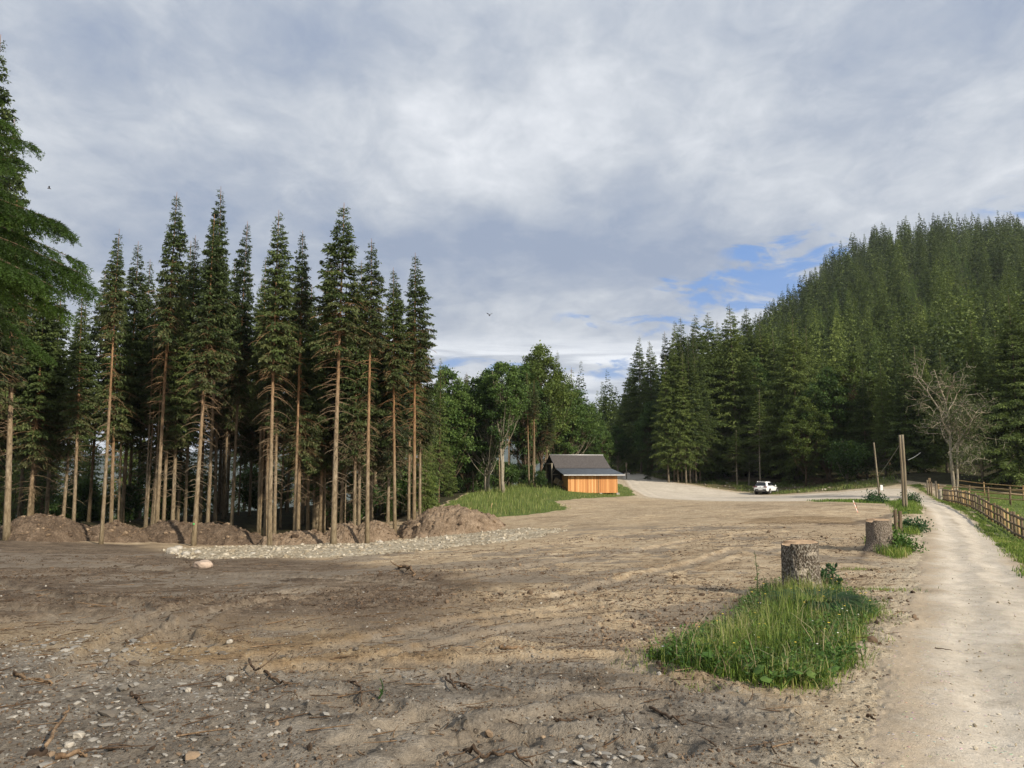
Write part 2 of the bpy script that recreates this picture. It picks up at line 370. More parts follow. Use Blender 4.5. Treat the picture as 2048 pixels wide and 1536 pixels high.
# ------------------------------------------------------------------ ground material
def ground_mat():
    t = NT('soil'); p = t.pos()
    n1 = t.noise(p, .35, 5, .6); n2 = t.noise(p, 2.2, 6, .65); n3 = t.noise(p, 14, 5, .7); n4 = t.noise(p, 60, 3, .7)
    ns = t.noise(t.mapping(t.n('Mapping', {'Vector': p, 'Rotation': (0, 0, .22)}).outputs[0], (.55, 2.6, 1)), 1.1, 6, .68)
    n5 = t.noise(p, 38, 4, .75)
    mixn = t.math('ADD', t.math('ADD', t.math('MULTIPLY', n2, .22), t.math('MULTIPLY', ns, .30)), t.math('ADD', t.math('MULTIPLY', n3, .27), t.math('MULTIPLY', n5, .21)))
    mixn = t.math('ADD', t.math('MULTIPLY', t.math('SUBTRACT', mixn, .5), 1.6), .5)
    tan = t.ramp(mixn, (.33, (.135, .100, .064)), (.43, (.285, .215, .137)), (.53, (.40, .318, .212)), (.66, (.53, .44, .32)))
    dark = t.ramp(mixn, (.35, (.038, .028, .020)), (.45, (.105, .078, .055)), (.56, (.18, .14, .10)), (.66, (.29, .235, .175)))
    grey = t.ramp(mixn, (.36, (.062, .052, .041)), (.45, (.150, .130, .104)), (.55, (.218, .192, .156)), (.66, (.30, .27, .225)))
    orange = t.ramp(mixn, (.36, (.085, .054, .027)), (.5, (.215, .145, .075)), (.66, (.34, .26, .155)))
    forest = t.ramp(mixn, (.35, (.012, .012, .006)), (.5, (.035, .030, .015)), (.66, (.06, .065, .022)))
    bank = t.ramp(mixn, (.36, (.10, .07, .04)), (.46, (.17, .13, .075)), (.54, (.10, .115, .04)), (.64, (.20, .16, .10)))
    grass = t.ramp(mixn, (.35, (.045, .065, .016)), (.5, (.09, .125, .028)), (.66, (.15, .19, .05)))
    def m(name, amp=.35, lo=.35, hi=.65):
        a = t.attr(name); return t.step(t.math('ADD', a, t.math('MULTIPLY', t.math('SUBTRACT', mixn, .5), amp*2.4)), lo, hi)
    tan = t.mix(t.math('MULTIPLY', m('brown_shade', .8, .2, .8), .85), tan, t.mix(1.0, tan, (.66, .65, .64), 'MULTIPLY'))  # darkens the tan on the left: brown soil plus painted cloud shade
    c = t.mix(m('grey', .8, .25, .75), tan, grey)
    c = t.mix(m('dark', .9, .2, .8), c, dark)
    c = t.mix(t.math('MULTIPLY', m('orange', .5), .62), c, orange)
    # broad lighter and darker drifts of soil
    c = t.mix(1.0, c, t.ramp(n1, (.3, (.72, .70, .68)), (.5, (1, 1, 1)), (.7, (1.14, 1.12, 1.08))), 'MULTIPLY')
    silt = t.ramp(mixn, (.3, (.15, .123, .094)), (.5, (.205, .172, .132)), (.68, (.26, .225, .18)))
    c = t.mix(t.math('MULTIPLY', m('silt', .25), .75), c, silt)
    # smeared, smooth tracks
    c = t.mix(t.math('MULTIPLY', t.attr('flat'), .88), c, t.mix(.72, c, t.ramp(mixn, (.35, (.17, .138, .102)), (.65, (.29, .245, .185)))))
    c = t.mix(t.math('MULTIPLY', t.step(t.math('ADD', t.attr('dust'), t.math('MULTIPLY', t.math('SUBTRACT', mixn, .5), 1.3)), .2, 1.0), .85), c, t.ramp(mixn, (.32, (.24, .195, .135)), (.5, (.43, .365, .265)), (.68, (.58, .51, .39))))
    c = t.mix(m('bank'), c, bank)
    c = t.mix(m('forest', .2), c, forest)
    c = t.mix(m('grass', .3), c, grass)
    # dark crumbs of humus
    vo = t.n('TexVoronoi', {'Vector': p, 'Scale': 17.0}); crumb = t.step(vo.outputs['Distance'], .34, .22)
    crumb = t.math('MULTIPLY', crumb, t.step(t.noise(p, 3.1, 4, .65), .50, .60))
    crumb = t.math('MULTIPLY', crumb, t.math('SUBTRACT', 1, t.math('MAXIMUM', t.attr('forest'), t.attr('grass'))))
    c = t.mix(t.math('MULTIPLY', crumb, .55), c, t.mix(1.0, c, (.38, .34, .31), 'MULTIPLY'))
    # pale grit
    g = t.math('MULTIPLY', t.step(n4, .64, .70), t.math('SUBTRACT', 1, t.attr('forest')))
    c = t.mix(t.math('MULTIPLY', g, .5), c, (.42, .37, .30))
    h = t.math('ADD', t.math('MULTIPLY', n3, .6), t.math('ADD', t.math('MULTIPLY', n5, .45), t.math('MULTIPLY', crumb, .35)))
    nm = t.bump(h, 1.0, .06)
    damp = t.math('MULTIPLY', t.attr('grey'), t.step(n1, .45, .6))
    t.bsdf(c, t.math('SUBTRACT', .95, t.math('MULTIPLY', damp, .25)), nm, .15)
    return t.m
def road_mat():
    t = NT('road_gravel'); p = t.pos()
    n1 = t.noise(p, .5, 5, .6); n2 = t.noise(p, 3, 6, .65); n3 = t.noise(p, 22, 5, .7); n4 = t.noise(p, 75, 3, .7)
    mixn = t.math('ADD', t.math('MULTIPLY', n2, .5), t.math('MULTIPLY', n3, .5))
    c = t.ramp(mixn, (.3, (.28, .245, .195)), (.46, (.45, .405, .335)), (.6, (.54, .495, .42)), (.7, (.62, .58, .51)))
    # worn wheel lines are paler, the edges and crown browner and stonier
    e = t.attr('edge'); cr = t.attr('crown')
    c = t.mix(t.math('MULTIPLY', t.step(t.math('ADD', e, t.math('MULTIPLY', t.math('SUBTRACT', n2, .5), 1.6)), .25, 1.0), .8), c, t.mix(1.0, c, (.70, .62, .52), 'MULTIPLY'))
    c = t.mix(t.math('MULTIPLY', t.step(t.math('ADD', cr, t.math('MULTIPLY', t.math('SUBTRACT', n3, .5), 2.0)), .1, 1.0), .8), c, t.mix(1.0, c, (.60, .57, .54), 'MULTIPLY'))
    c = t.mix(1.0, c, t.ramp(n1, (.3, (.85, .83, .8)), (.6, (1.05, 1.04, 1.03))), 'MULTIPLY')
    st = t.n('TexVoronoi', {'Vector': p, 'Scale': 26.0}); sd = t.step(st.outputs['Distance'], .32, .2)
    sel = t.step(t.noise(p, 9, 3, .6), .52, .62)
    c = t.mix(t.math('MULTIPLY', t.math('MULTIPLY', sd, sel), .5), c, st.outputs['Color'])
    c = t.mix(t.math('MULTIPLY', t.math('MULTIPLY', sd, sel), .42), c, (.46, .42, .35))
    h = t.math('ADD', t.math('MULTIPLY', n3, .5), t.math('ADD', t.math('MULTIPLY', n4, .3), t.math('MULTIPLY', t.math('MULTIPLY', sd, sel), .5)))
    t.bsdf(c, .95, t.bump(h, .7, .03), .1); return t.m
def rubble_mat():
    t = NT('pale_rubble'); p = t.pos()
    v = t.n('TexVoronoi', {'Vector': p, 'Scale': 5.5}); n2 = t.noise(p, 9, 6, .7); n1 = t.noise(p, .6, 4, .6)
    c = t.ramp(n2, (.36, (.14, .115, .08)), (.47, (.29, .25, .18)), (.58, (.42, .375, .29)), (.68, (.54, .50, .41)))
    c = t.mix(1.0, c, t.ramp(n1, (.3, (.75, .7, .62)), (.6, (1.1, 1.1, 1.1))), 'MULTIPLY')
    h = t.math('ADD', t.math('MULTIPLY', v.outputs['Distance'], -.5), n2)
    t.bsdf(c, .95, t.bump(h, 1.0, .06), .1); return t.m
M = {}
M['soil'] = ground_mat(); M['road'] = road_mat(); M['rubble'] = rubble_mat()

# ------------------------------------------------------------------ ground: one sheet, finer where the photographer stands
def ring_grid():
    fr = np.linspace(-math.radians(47), math.radians(47), 1180)
    bk = np.linspace(math.radians(47), math.radians(313), 110)[1:-1]
    th = np.concatenate([fr, bk])
    r = np.concatenate([[.35], np.geomspace(1.0, 150, 760), np.geomspace(153, 7500, 120)])
    R, T = np.meshgrid(r, th, indexing='ij')
    X = R*np.sin(T); Y = R*np.cos(T)
    nr, nt = R.shape
    i = np.arange(nr-1)[:, None]*nt; j = np.arange(nt)[None]; j2 = (j+1) % nt
    Q = np.stack([i+j, i+nt+j, i+nt+j2, i+j2], -1).reshape(-1, 4)
    return X.ravel(), Y.ravel(), Q, nt, nr
GX, GY, GQ, GNT, GNR = ring_grid()
GM = masks(GX, GY)
GZ0 = H0(GX, GY); GMZ, GFLAT = micro(GX, GY, GM)
GZ = GZ0+GMZ
cut = (1-sstep(-.15, .1, GM['road_d']))
ground_z = GZ-.03*cut-.04*(1-sstep(-.15, .1, GM['gravel_d']))
V = np.stack([GX, GY, ground_z], 1)
V = np.vstack([V, [[0, 0, ground_z[:GNT].mean()]]])
jj = np.arange(GNT)
T = np.stack([np.full(GNT, len(V)-1), jj, (jj+1) % GNT], 1)
ext = lambda a: np.append(a, a[0])
o = mk('ground', V, GQ, M['soil'], None, {k: ext(GM[k]) for k in ('dark', 'grey', 'orange', 'grass', 'bank', 'forest', 'silt', 'dust', 'brown_shade')} | {'flat': ext(GFLAT)}, True, T)
tag(o, None, None, kind='structure')
def sub_sheet(name, d, lift, mat, attrs):
    """a sheet laid on the ground where d < 0; its ragged edge dips under the soil"""
    keepv = d < .35
    fq = GQ[keepv[GQ].all(1)]
    used = np.unique(fq); remap = np.full(len(GX), -1); remap[used] = np.arange(len(used))
    z = GZ[used]+lift(d[used], GX[used], GY[used])
    o = mk(name, np.stack([GX[used], GY[used], z], 1), remap[fq], mat, None, {k: a[used] for k, a in attrs.items()}, True)
    return tag(o, None, None, kind='structure')
road_d = GM['road_d']
edge = sstep(-.9, .05, road_d)
# the crown between the wheel lines: about 1.3 m in from the verge side, near part only
crown = np.exp(-((road_d+1.35)/.3)**2)*(vnoise(GX*1.3, GY*1.3, 12)*.8+.4)*(1-sstep(40, 60, GY))
sub_sheet('road', road_d, lambda d, x, y: .012-.05*sstep(-.12, .3, d)+fbm(x*6, y*6, 3, 91)*.006-.028*np.exp(-((d+.75)/.22)**2)-.028*np.exp(-((d+2.0)/.22)**2)+.02*np.exp(-((d+1.38)/.25)**2)*vnoise(x*3, y*3, 7), M['road'], {'edge': edge, 'crown': crown})
sub_sheet('gravel_strip', GM['gravel_d'], lambda d, x, y: .025-.10*sstep(-.6, .3, d)+np.abs(fbm(x*2.2, y*2.2, 4, 95))*.08*(1-sstep(-.4, .2, d)), M['rubble'], {})

# ------------------------------------------------------------------ far mountain ridge seen through the trunks
M['far_wood'] = m_plain('far_woodland', (.030, .045, .022), .95, .5, .02, .05)
a = np.linspace(math.radians(-75), math.radians(18), 260); u = np.linspace(0, 1, 40)
A, U = np.meshgrid(a, u, indexing='ij')
R = 3600+2600*U
ridge = (150+70*fbm(A*5, A*0, 4, 8)+60*np.sin(A*3+.6))
Z = -380+(ridge+380)*np.sin(np.clip(U*1.25, 0, 1)*PI/2)**1.1+fbm(A*40, U*6, 4, 18)*40*U-np.maximum(U-.8, 0)*900
V = np.stack([R*np.sin(A), R*np.cos(A), Z], -1).reshape(-1, 3)
i = np.arange(259)[:, None]*40; j = np.arange(39)[None]
Q = np.stack([i+j, i+40+j, i+41+j, i+j+1], -1).reshape(-1, 4)
tag(mk('mountain_ridge', V, Q, M['far_wood'], None, None, True), None, None, kind='structure')

HAZE = 1.0e-4
# ------------------------------------------------------------------ sky, sun, haze, camera
SUN_AZ = math.radians(44); SUN_EL = math.radians(29)     # behind the photographer, to the right
sun_dir = np.array([math.sin(SUN_AZ)*math.cos(SUN_EL), -math.cos(SUN_AZ)*math.cos(SUN_EL), math.sin(SUN_EL)])
def build_world():
    w = bpy.data.worlds.new('World'); scene.world = w; w.use_nodes = True
    t = NT.__new__(NT); t.t = w.node_tree; t.t.nodes.clear(); t.out = t.t.nodes.new('ShaderNodeOutputWorld')
    d = t.n('TexCoord').outputs['Generated']
    sep = t.n('SeparateXYZ', {0: d}); x, y, z = sep.outputs
    zc = t.math('MAXIMUM', z, .0)
    den = t.math('ADD', zc, .20)
    u = t.math('DIVIDE', x, den); v = t.math('DIVIDE', y, den)
    uv = t.n('CombineXYZ', {0: u, 1: v, 2: 0.0}).outputs[0]
    uvs = t.mapping(uv, (1.0, .75, 1))
    n_big = t.noise(uvs, .55, 3, .5, .4)
    n_mid = t.noise(uvs, 1.6, 6, .58, .35)
    n_fine = t.noise(t.mapping(uv, (1.0, .8, 1)), 5.5, 7, .62, .5)
    # elevation and azimuth slopes of a direction (front half of the sky)
    yc = t.math('MAXIMUM', y, .05)
    az = t.math('DIVIDE', x, yc); el = t.math('DIVIDE', z, yc)
    elw = t.math('ADD', el, t.math('MULTIPLY', t.math('SUBTRACT', n_mid, .5), .09))
    n_cell = t.noise(t.mapping(uv, (1.0, .9, 1)), 12.0, 6, .65, .8)
    body = t.math('ADD', t.math('MULTIPLY', n_big, .28), t.math('ADD', t.math('MULTIPLY', n_mid, .40), t.math('ADD', t.math('MULTIPLY', n_fine, .22), t.math('MULTIPLY', n_cell, .10))))
    def blob(a0, e0, sa, se, wob=.5):
        aa = t.math('DIVIDE', t.math('SUBTRACT', az, a0), sa); ee = t.math('DIVIDE', t.math('SUBTRACT', el, e0), se)
        r2 = t.math('ADD', t.math('MULTIPLY', aa, aa), t.math('MULTIPLY', ee, ee))
        return t.math('EXPONENT', t.math('MULTIPLY', r2, -1.0))
    # brightness: a pale bank in the upper middle, a slate belt low down, grey again overhead
    lift = t.math('MULTIPLY', blob(-.05, .46, .45, .11), .13)
    lift = t.math('ADD', lift, t.math('MULTIPLY', blob(-.62, .48, .2, .16), .08))
    lift = t.math('ADD', lift, t.math('MULTIPLY', blob(.45, .46, .3, .1), .06))
    lift = t.math('SUBTRACT', lift, t.math('MULTIPLY', blob(.06, .285, .40, .060), .42))
    lift = t.math('SUBTRACT', lift, t.math('MULTIPLY', blob(-.25, .58, .35, .07), .12))
    lift = t.math('SUBTRACT', lift, t.math('MULTIPLY', blob(-.42, .32, .22, .10), .14))
    f = t.math('ADD', t.math('ADD', t.math('MULTIPLY', t.math('SUBTRACT', body, .5), 3.3), .46), lift, clamp=True)
    cloud = t.ramp(f, (.06, (.235, .290, .400)), (.30, (.345, .388, .465)), (.5, (.475, .508, .558)), (.68, (.61, .635, .675)), (.9, (.80, .815, .84)))
    # ragged openings of blue
    ae = t.n('CombineXYZ', {0: t.math('MULTIPLY', az, 7.0), 1: t.math('MULTIPLY', el, 19.0), 2: 0.0}).outputs[0]
    gn = t.noise(ae, 1.5, 8, .6, .6)
    gap = t.math('MULTIPLY', blob(.385, .288, .085, .028), 1.1)
    gap = t.math('MAXIMUM', gap, t.math('MULTIPLY', blob(.32, .235, .13, .030), 1.0))
    gap = t.math('MAXIMUM', gap, t.math('MULTIPLY', blob(.20, .190, .16, .020), .62))
    gap = t.math('MAXIMUM', gap, t.math('MULTIPLY', blob(.70, .36, .10, .04), .50))
    gap = t.math('MAXIMUM', gap, t.math('MULTIPLY', blob(.05, .130, .3, .016), .62))
    gapm = t.step(t.math('ADD', gap, t.math('MULTIPLY', t.math('SUBTRACT', gn, .5), 4.0)), .42, .95)
    gapm = t.math('MULTIPLY', gapm, t.step(gap, .10, .40))
    gapm = t.math('MULTIPLY', gapm, t.step(y, 0.0, .2))
    # bright streaks low on the horizon
    wave = t.noise(t.n('CombineXYZ', {0: t.math('MULTIPLY', az, 3.5), 1: t.math('MULTIPLY', el, 42.0), 2: 0.0}).outputs[0], 1.0, 5, .6, .4)
    low = t.math('MULTIPLY', t.step(el, .185, .14), t.step(y, 0.0, .2))
    streak = t.math('MULTIPLY', low, t.step(wave, .40, .58))
    cloud = t.mix(t.math('MULTIPLY', streak, .92), cloud, (.92, .94, .97))
    sky = t.n('TexSky', sky_type='NISHITA', sun_disc=False, sun_elevation=SUN_EL, sun_rotation=PI-SUN_AZ, altitude=1200.0, air_density=1.0, dust_density=.6)
    blue = t.mix(1.0, sky.outputs[0], (.085, .085, .085), 'MULTIPLY')
    blue = t.mix(.8, blue, (.075, .245, .62))
    col = t.mix(t.math('MULTIPLY', gapm, .92), cloud, blue)
    bg = t.n('Background', {'Color': col, 'Strength': 1.0})
    t.t.links.new(bg.outputs[0], t.out.inputs[0])
    return bg
BG = build_world()
BG.inputs['Strength'].default_value = .80
sl = bpy.data.lights.new('sun', 'SUN'); sl.energy = 4.4; sl.angle = math.radians(1.6); sl.color = (1.0, .89, .74)
so = bpy.data.objects.new('sun', sl); COL.objects.link(so); so.location = (20, -20, 30)
so.rotation_euler = Vector(-sun_dir).to_track_quat('-Z', 'Y').to_euler()
t = NT('haze_air'); v = t.n('VolumePrincipled', {'Color': (.80, .88, 1.0), 'Density': HAZE, 'Anisotropy': .25}); t.t.links.new(v.outputs[0], t.out.inputs['Volume'])
mb = MB(); mb.box((0, 0, 60), (18000, 18000, 1500)); hz = mb.build('haze', t.m); tag(hz, None, None, kind='stuff')
cam = bpy.data.cameras.new('camera'); cam.sensor_width = 36; cam.lens = 36*F/2048; cam.clip_end = 20000; cam.clip_start = .05
co = bpy.data.objects.new('camera', cam); COL.objects.link(co); co.location = (0, 0, EYE); co.rotation_euler = (PI/2+PITCH, 0, 0)
scene.camera = co
scene.view_settings.view_transform = 'Standard'; scene.view_settings.look = 'None'; scene.view_settings.exposure = .72; scene.view_settings.gamma = 1
scene.render.film_transparent = False
# ------------------------------------------------------------------ trees
M['needle_stand'] = m_foliage('spruce_needles', (.014, .024, .008), (.058, .086, .024), (.140, .178, .052), .18, .4)
M['needle_edge'] = m_foliage('spruce_needles_dense', (.018, .034, .009), (.086, .123, .028), (.185, .230, .055), .2, .5)
M['needle_hill'] = m_foliage('spruce_needles_hill', (.020, .038, .009), (.105, .146, .031), (.22, .275, .064), .2, .7, .1)
M['needle_near'] = m_foliage('spruce_needles_fresh', (.016, .034, .007), (.055, .105, .017), (.16, .25, .04), .3, .1, 1.2)
M['larch'] = m_foliage('larch_needles', (.05, .085, .018), (.120, .185, .040), (.21, .29, .075), .28, .4, .2)
M['leaf'] = m_foliage('broad_leaves', (.018, .042, .011), (.066, .118, .026), (.155, .225, .055), .28, .35, .35)
M['leaf_warm'] = m_foliage('broad_leaves_yellowish', (.03, .05, .011), (.095, .140, .028), (.21, .25, .06), .3, .3, .35)
M['leaf_dead'] = m_foliage('sparse_leaves', (.03, .045, .014), (.085, .11, .034), (.15, .18, .06), .25, .2, .5)
M['bark_spruce'] = m_bark('spruce_bark', (.095, .074, .050), (.215, .175, .122), (.33, .28, .205), .3, 10, warm=.8)
M['bark_dark'] = m_bark('dark_spruce_bark', (.055, .040, .028), (.12, .09, .062), (.20, .16, .12), .3, 10)
M['bark_pale'] = m_bark('pale_maple_bark', (.15, .13, .10), (.27, .25, .205), (.38, .36, .31), .5, 6)
M['bark_edge'] = m_bark('grey_spruce_bark', (.085, .07, .052), (.17, .145, .11), (.26, .235, .19), .3, 10)
M['bark_dead'] = m_bark('weathered_dead_bark', (.17, .155, .125), (.31, .29, .245), (.45, .43, .38), .4, 8, lichen=(.20, .19, .11))

def unit(a): return a/(np.linalg.norm(a, axis=-1, keepdims=True)+1e-9)
def kites(b, d, l, w, up=None, g=rng):
    """flat four-sided leaves: base, side, tip, side"""
    r = g.normal(size=d.shape)
    if up is not None: r = r*up[0]+np.array([0, 0, 1.0])*up[1]
    s = unit(np.cross(d, r))
    mid = b+d*(l*.45)[:, None]
    n = len(b)
    V = np.empty((n, 4, 3)); V[:, 0] = b; V[:, 1] = mid+s*(w*.5)[:, None]; V[:, 2] = b+d*l[:, None]; V[:, 3] = mid-s*(w*.5)[:, None]
    return V.reshape(-1, 3)
def spruce(name, seed, H, c0, R, trunk_r, gap=.34, nb=6, tw=.12, m=3, kl=.30, kw=.075, dead=0, droop=.35, thin=.0, top_up=.5, bark='bark_spruce', needle='needle_stand', hang=.35, sides=10, lod=False, bare=0.0, cone=.85, belly=.4, dry=0.0):
    g = np.random.default_rng(seed)
    # trunk with a slight sweep
    K = 14; hs = np.linspace(-.6, H, K); ph = g.uniform(0, 6.28); amp = g.uniform(.03, .12)*H/20
    cx = lambda h: amp*np.sin(h/H*3.0+ph); cy = lambda h: amp*np.cos(h/H*2.3+ph*1.7)
    x0, y0 = cx(0.0), cy(0.0)
    flare = np.exp(-np.maximum(hs, 0)/.5)*.35
    rad = trunk_r*(1-np.clip(hs/H, 0, 1)**1.1*.93)*(1+flare)
    tb = MB()
    if not lod: tb.tube(np.stack([cx(hs)-x0, cy(hs)-y0, hs], 1), rad, sides)
    # live branches
    rows = []
    h = c0*H
    while h < H*.985:
        u = (H-h)/(H*(1-c0))
        prof = min(1.0, 1.1*u**cone)*(1-belly*float(sstep(.72, 1.0, u)))
        k = max(3, int(round(nb*(1-.35*(u < .15))+g.uniform(-1, 1))))
        a0 = g.uniform(0, 6.28)
        for q in range(k):
            if g.random() < thin*(.4+u): continue
            L = R*prof*g.uniform(.62, 1.18)*(1+.28*math.cos(a0*0+ (a0+q*6.28/k)-ph))
            e = top_up*(1-u)**1.3-.22*u+g.normal()*.10
            rows.append((h+g.uniform(-.5, .5)*gap, a0+q*6.28/k+g.normal()*.22, max(L, .14), e, droop*g.uniform(.6, 1.3)*(.4+u*.8)))
        h += gap*(.62+.55*u)*g.uniform(.8, 1.2)
    B = np.array(rows); bh, ba, bl, be, bd = B.T
    rd = np.stack([np.cos(ba), np.sin(ba), np.zeros_like(ba)], 1)
    def bp(i, s):
        L = bl[i]
        r = L*s*np.cos(be[i]); z = bh[i]+L*(np.sin(be[i])*s-bd[i]*s**2+.55*bd[i]*s**3.2)
        p = rd[i]*r[:, None]; p[:, 0] += cx(bh[i])-x0; p[:, 1] += cy(bh[i])-y0; p[:, 2] = z
        return p
    cnt = np.maximum(2, (bl/tw*(1 if lod else 2)).astype(int)); I = np.repeat(np.arange(len(B)), cnt)
    S = g.uniform(.10 if not lod else .15, 1.0, len(I))**.85
    if bare > 0: S = np.where((bh[I] < (c0+.35)*H) & (S < bare), S+bare*.8, S).clip(0, 1)
    p = bp(I, S); p2 = bp(I, np.minimum(S+.03, 1.05)); Tn = unit(p2-p)
    sd = np.where(g.random(len(I)) < .5, -1.0, 1.0)
    side = unit(np.cross(Tn, np.array([0, 0, 1.0])))*sd[:, None]
    d = unit(Tn*g.uniform(.35, .8, len(I))[:, None]+side*g.uniform(.4, 1.0, len(I))[:, None]+np.array([0, 0, -1.0])*(hang*g.uniform(.0, 1.6, len(I)))[:, None]*(.3+.7*np.clip((H-bh[I])/(H*.5), 0, 1))[:, None])
    tl = np.clip((.22+.36*bl[I]*(1.05-S))*g.uniform(.6, 1.25, len(I)), .15, 1.0)
    tint_b = g.uniform(.25, .75, len(B))
    Vs = []; Ts = []
    for k in range(m):
        b = p+d*(tl*(k/m)*.95)[:, None]+g.normal(size=p.shape)*.02
        dd = unit(d+g.normal(size=d.shape)*.38+np.array([0, 0, -.22*k]))
        sz = np.clip(.3+bl[I]/1.6, .35, 1) if lod else np.clip(.5+bl[I]/1.6, .58, 1); l = np.maximum(tl/m*1.55, kl*.55)*g.uniform(.7, 1.3, len(b))*sz; w = kw*g.uniform(.7, 1.35, len(b))*sz
        Vs.append(kites(b, dd, l, w, (1.0, .55), g)); Ts.append(np.repeat(np.clip(tint_b[I]+g.normal(size=len(b))*.17+.16*S-.08+.10*(k/m), 0, 1), 4))
    D = np.tile(np.repeat(np.clip(1-(bh[I]-c0*H)/(.26*H), 0, 1)*dry*(g.uniform(.3, 1.1, len(B))[I] > .55)*g.uniform(.3, 1, len(I)), 4), m)
    # leader and needled branch spines
    if not lod:
        lead = np.linspace(H*.95, H*1.0, 5); tb.tube(np.stack([cx(lead)-x0, cy(lead)-y0, lead], 1), np.linspace(.035, .012, 5), 5)
        for i in np.nonzero((bl > .7) & (bh < (c0+.3)*H))[0]:
            s_ = np.linspace(0, .9, 5); tb.tube(bp(np.full(5, i), s_), np.linspace(.010+.006*bl[i], .004, 5), 4, False)
    # dry lower limbs
    if dead:
        for q in range(dead):
            hh = H*(.06+(c0+.10)*g.random()**.6); hh = max(hh, .05*H)
            f = np.clip(hh/(c0*H), .15, 1.2); L = R*(.25+.75*f)*g.uniform(.35, 1.0); aa = g.uniform(0, 6.28)
            s_ = np.linspace(0, 1, 7); e = g.uniform(-.12, .3); dr = g.uniform(.15, .65)
            pp = np.stack([np.cos(aa)*L*s_, np.sin(aa)*L*s_, hh+L*(math.sin(e)*s_-dr*s_**2)], 1)
            pp += g.normal(size=pp.shape)*.012*s_[:, None]
            pp[:, 0] += cx(hh)-x0; pp[:, 1] += cy(hh)-y0
            tb.tube(pp, np.linspace(.018, .005, 7), 4, False)
            for _ in range(g.integers(1, 5)):     # wiry side twigs
                k = g.integers(2, 6); a2 = aa+g.choice([-1, 1])*g.uniform(.5, 1.1); l2 = L*.4*g.uniform(.4, 1)
                s2 = np.linspace(0, 1, 4)
                tb.tube(pp[k]+np.stack([np.cos(a2)*l2*s2, np.sin(a2)*l2*s2, -l2*.55*s2**2], 1), np.linspace(.008, .004, 4), 3, False)
    # knots and whorl stubs that pit a bare trunk
    if dead:
        for hh in np.arange(.8, c0*H, .42):
            for _ in range(g.integers(2, 5)):
                aa = g.uniform(0, 6.28); r0 = trunk_r*(1-hh/H*.9)
                pp = np.array([[cx(hh)-x0+math.cos(aa)*r0*.8, cy(hh)-y0+math.sin(aa)*r0*.8, hh+g.uniform(-.05, .05)], [0, 0, 0]]); pp[1] = pp[0]+np.array([math.cos(aa), math.sin(aa), .3])*(r0*.2+.05)
                tb.tube(pp, [.022, .012], 5)
    V = np.concatenate(Vs); Tt = np.concatenate(Ts)
    return dict(trunk=tb if not lod else None, V=V, T=Tt, D=D, H=H, needle=needle, bark=bark)
def broadleaf(seed, H, R, cb, trunk_r, nclus=80, per=150, leaf=.24, bark='bark_pale', needle='leaf', stems=1, spread=.75, lod=False):
    g = np.random.default_rng(seed); tb = MB()
    # crown envelope: stacked lobes
    c = []
    while len(c) < nclus:
        v = unit(g.normal(size=3))*g.uniform(.25, 1.0)**.5
        zz = cb*H+(v[2]*.5+.5)*(H-cb*H-.4)
        u = (zz-cb*H)/(H*(1-cb)); wid = R*(math.sin(PI*min(1, (u*.86+.12)))**.6)
        rr = wid*math.hypot(v[0], v[1])*(1+.25*math.sin(3*math.atan2(v[1], v[0])+seed))
        aa = math.atan2(v[1], v[0]); c.append((math.cos(aa)*rr, math.sin(aa)*rr, zz))
    c = np.array(c)
    stem = []
    for s_ in range(stems):
        a = g.uniform(0, 6.28); off = (0 if stems == 1 else .22)
        K = 9; hs = np.linspace(-.5, H*.86, K); lean = (g.uniform(.02, .05) if stems == 1 else g.uniform(.06, .12))*H
        px_ = off*math.cos(a)+math.cos(a)*lean*(np.clip(hs, 0, None)/H)**1.5+g.normal(size=K)*.05; py_ = off*math.sin(a)+math.sin(a)*lean*(np.clip(hs, 0, None)/H)**1.5+g.normal(size=K)*.05
        rad = trunk_r*(1-.9*np.clip(hs/(H*.86), 0, 1))*(1+.4*np.exp(-np.maximum(hs, 0)/.6))
        P_ = np.stack([px_, py_, hs], 1); stem.append(P_); tb.tube(P_, rad, 9)
    for q in range(nclus):
        P_ = stem[q % stems]; h0 = max(cb*H*.55, c[q, 2]-g.uniform(.1, .32)*H*(.4+np.hypot(*c[q, :2])/R)); k = np.interp(h0, P_[:, 2], np.arange(len(P_)))
        a0 = np.array([np.interp(k, np.arange(len(P_)), P_[:, i]) for i in range(3)])
        s2 = np.linspace(0, 1, 5)[:, None]; mid = a0*(1-s2)+c[q]*s2; mid[:, 2] += np.sin(s2[:, 0]*PI)*-.12*np.linalg.norm(c[q]-a0)
        mid += g.normal(size=mid.shape)*.06*s2
        tb.tube(mid, np.linspace(.028+.008*R, .008, 5), 4, False)
    I = np.repeat(np.arange(nclus), per)
    sg = (.16+.075*R)*spread
    off = g.normal(size=(len(I), 3))*np.array([sg, sg, sg*.62])
    p = c[I]+off
    d = unit(g.normal(size=p.shape)+np.array([0, 0, -.35])+unit(off)*.5)
    l = leaf*g.uniform(.6, 1.3, len(I)); w = l*g.uniform(.55, .8, len(I))
    tc = g.uniform(.2, .8, nclus)
    V = kites(p, d, l, w, (.6, .9), g); T = np.repeat(np.clip(tc[I]+g.normal(size=len(I))*.2+.12*(off[:, 2]/sg), 0, 1), 4)
    return dict(trunk=tb, V=V, T=T, H=H, needle=needle, bark=bark)
def crown_mesh(kind, d):
    n = len(d['V'])//4
    return np.arange(n*4).reshape(-1, 4)
PROTO = {}
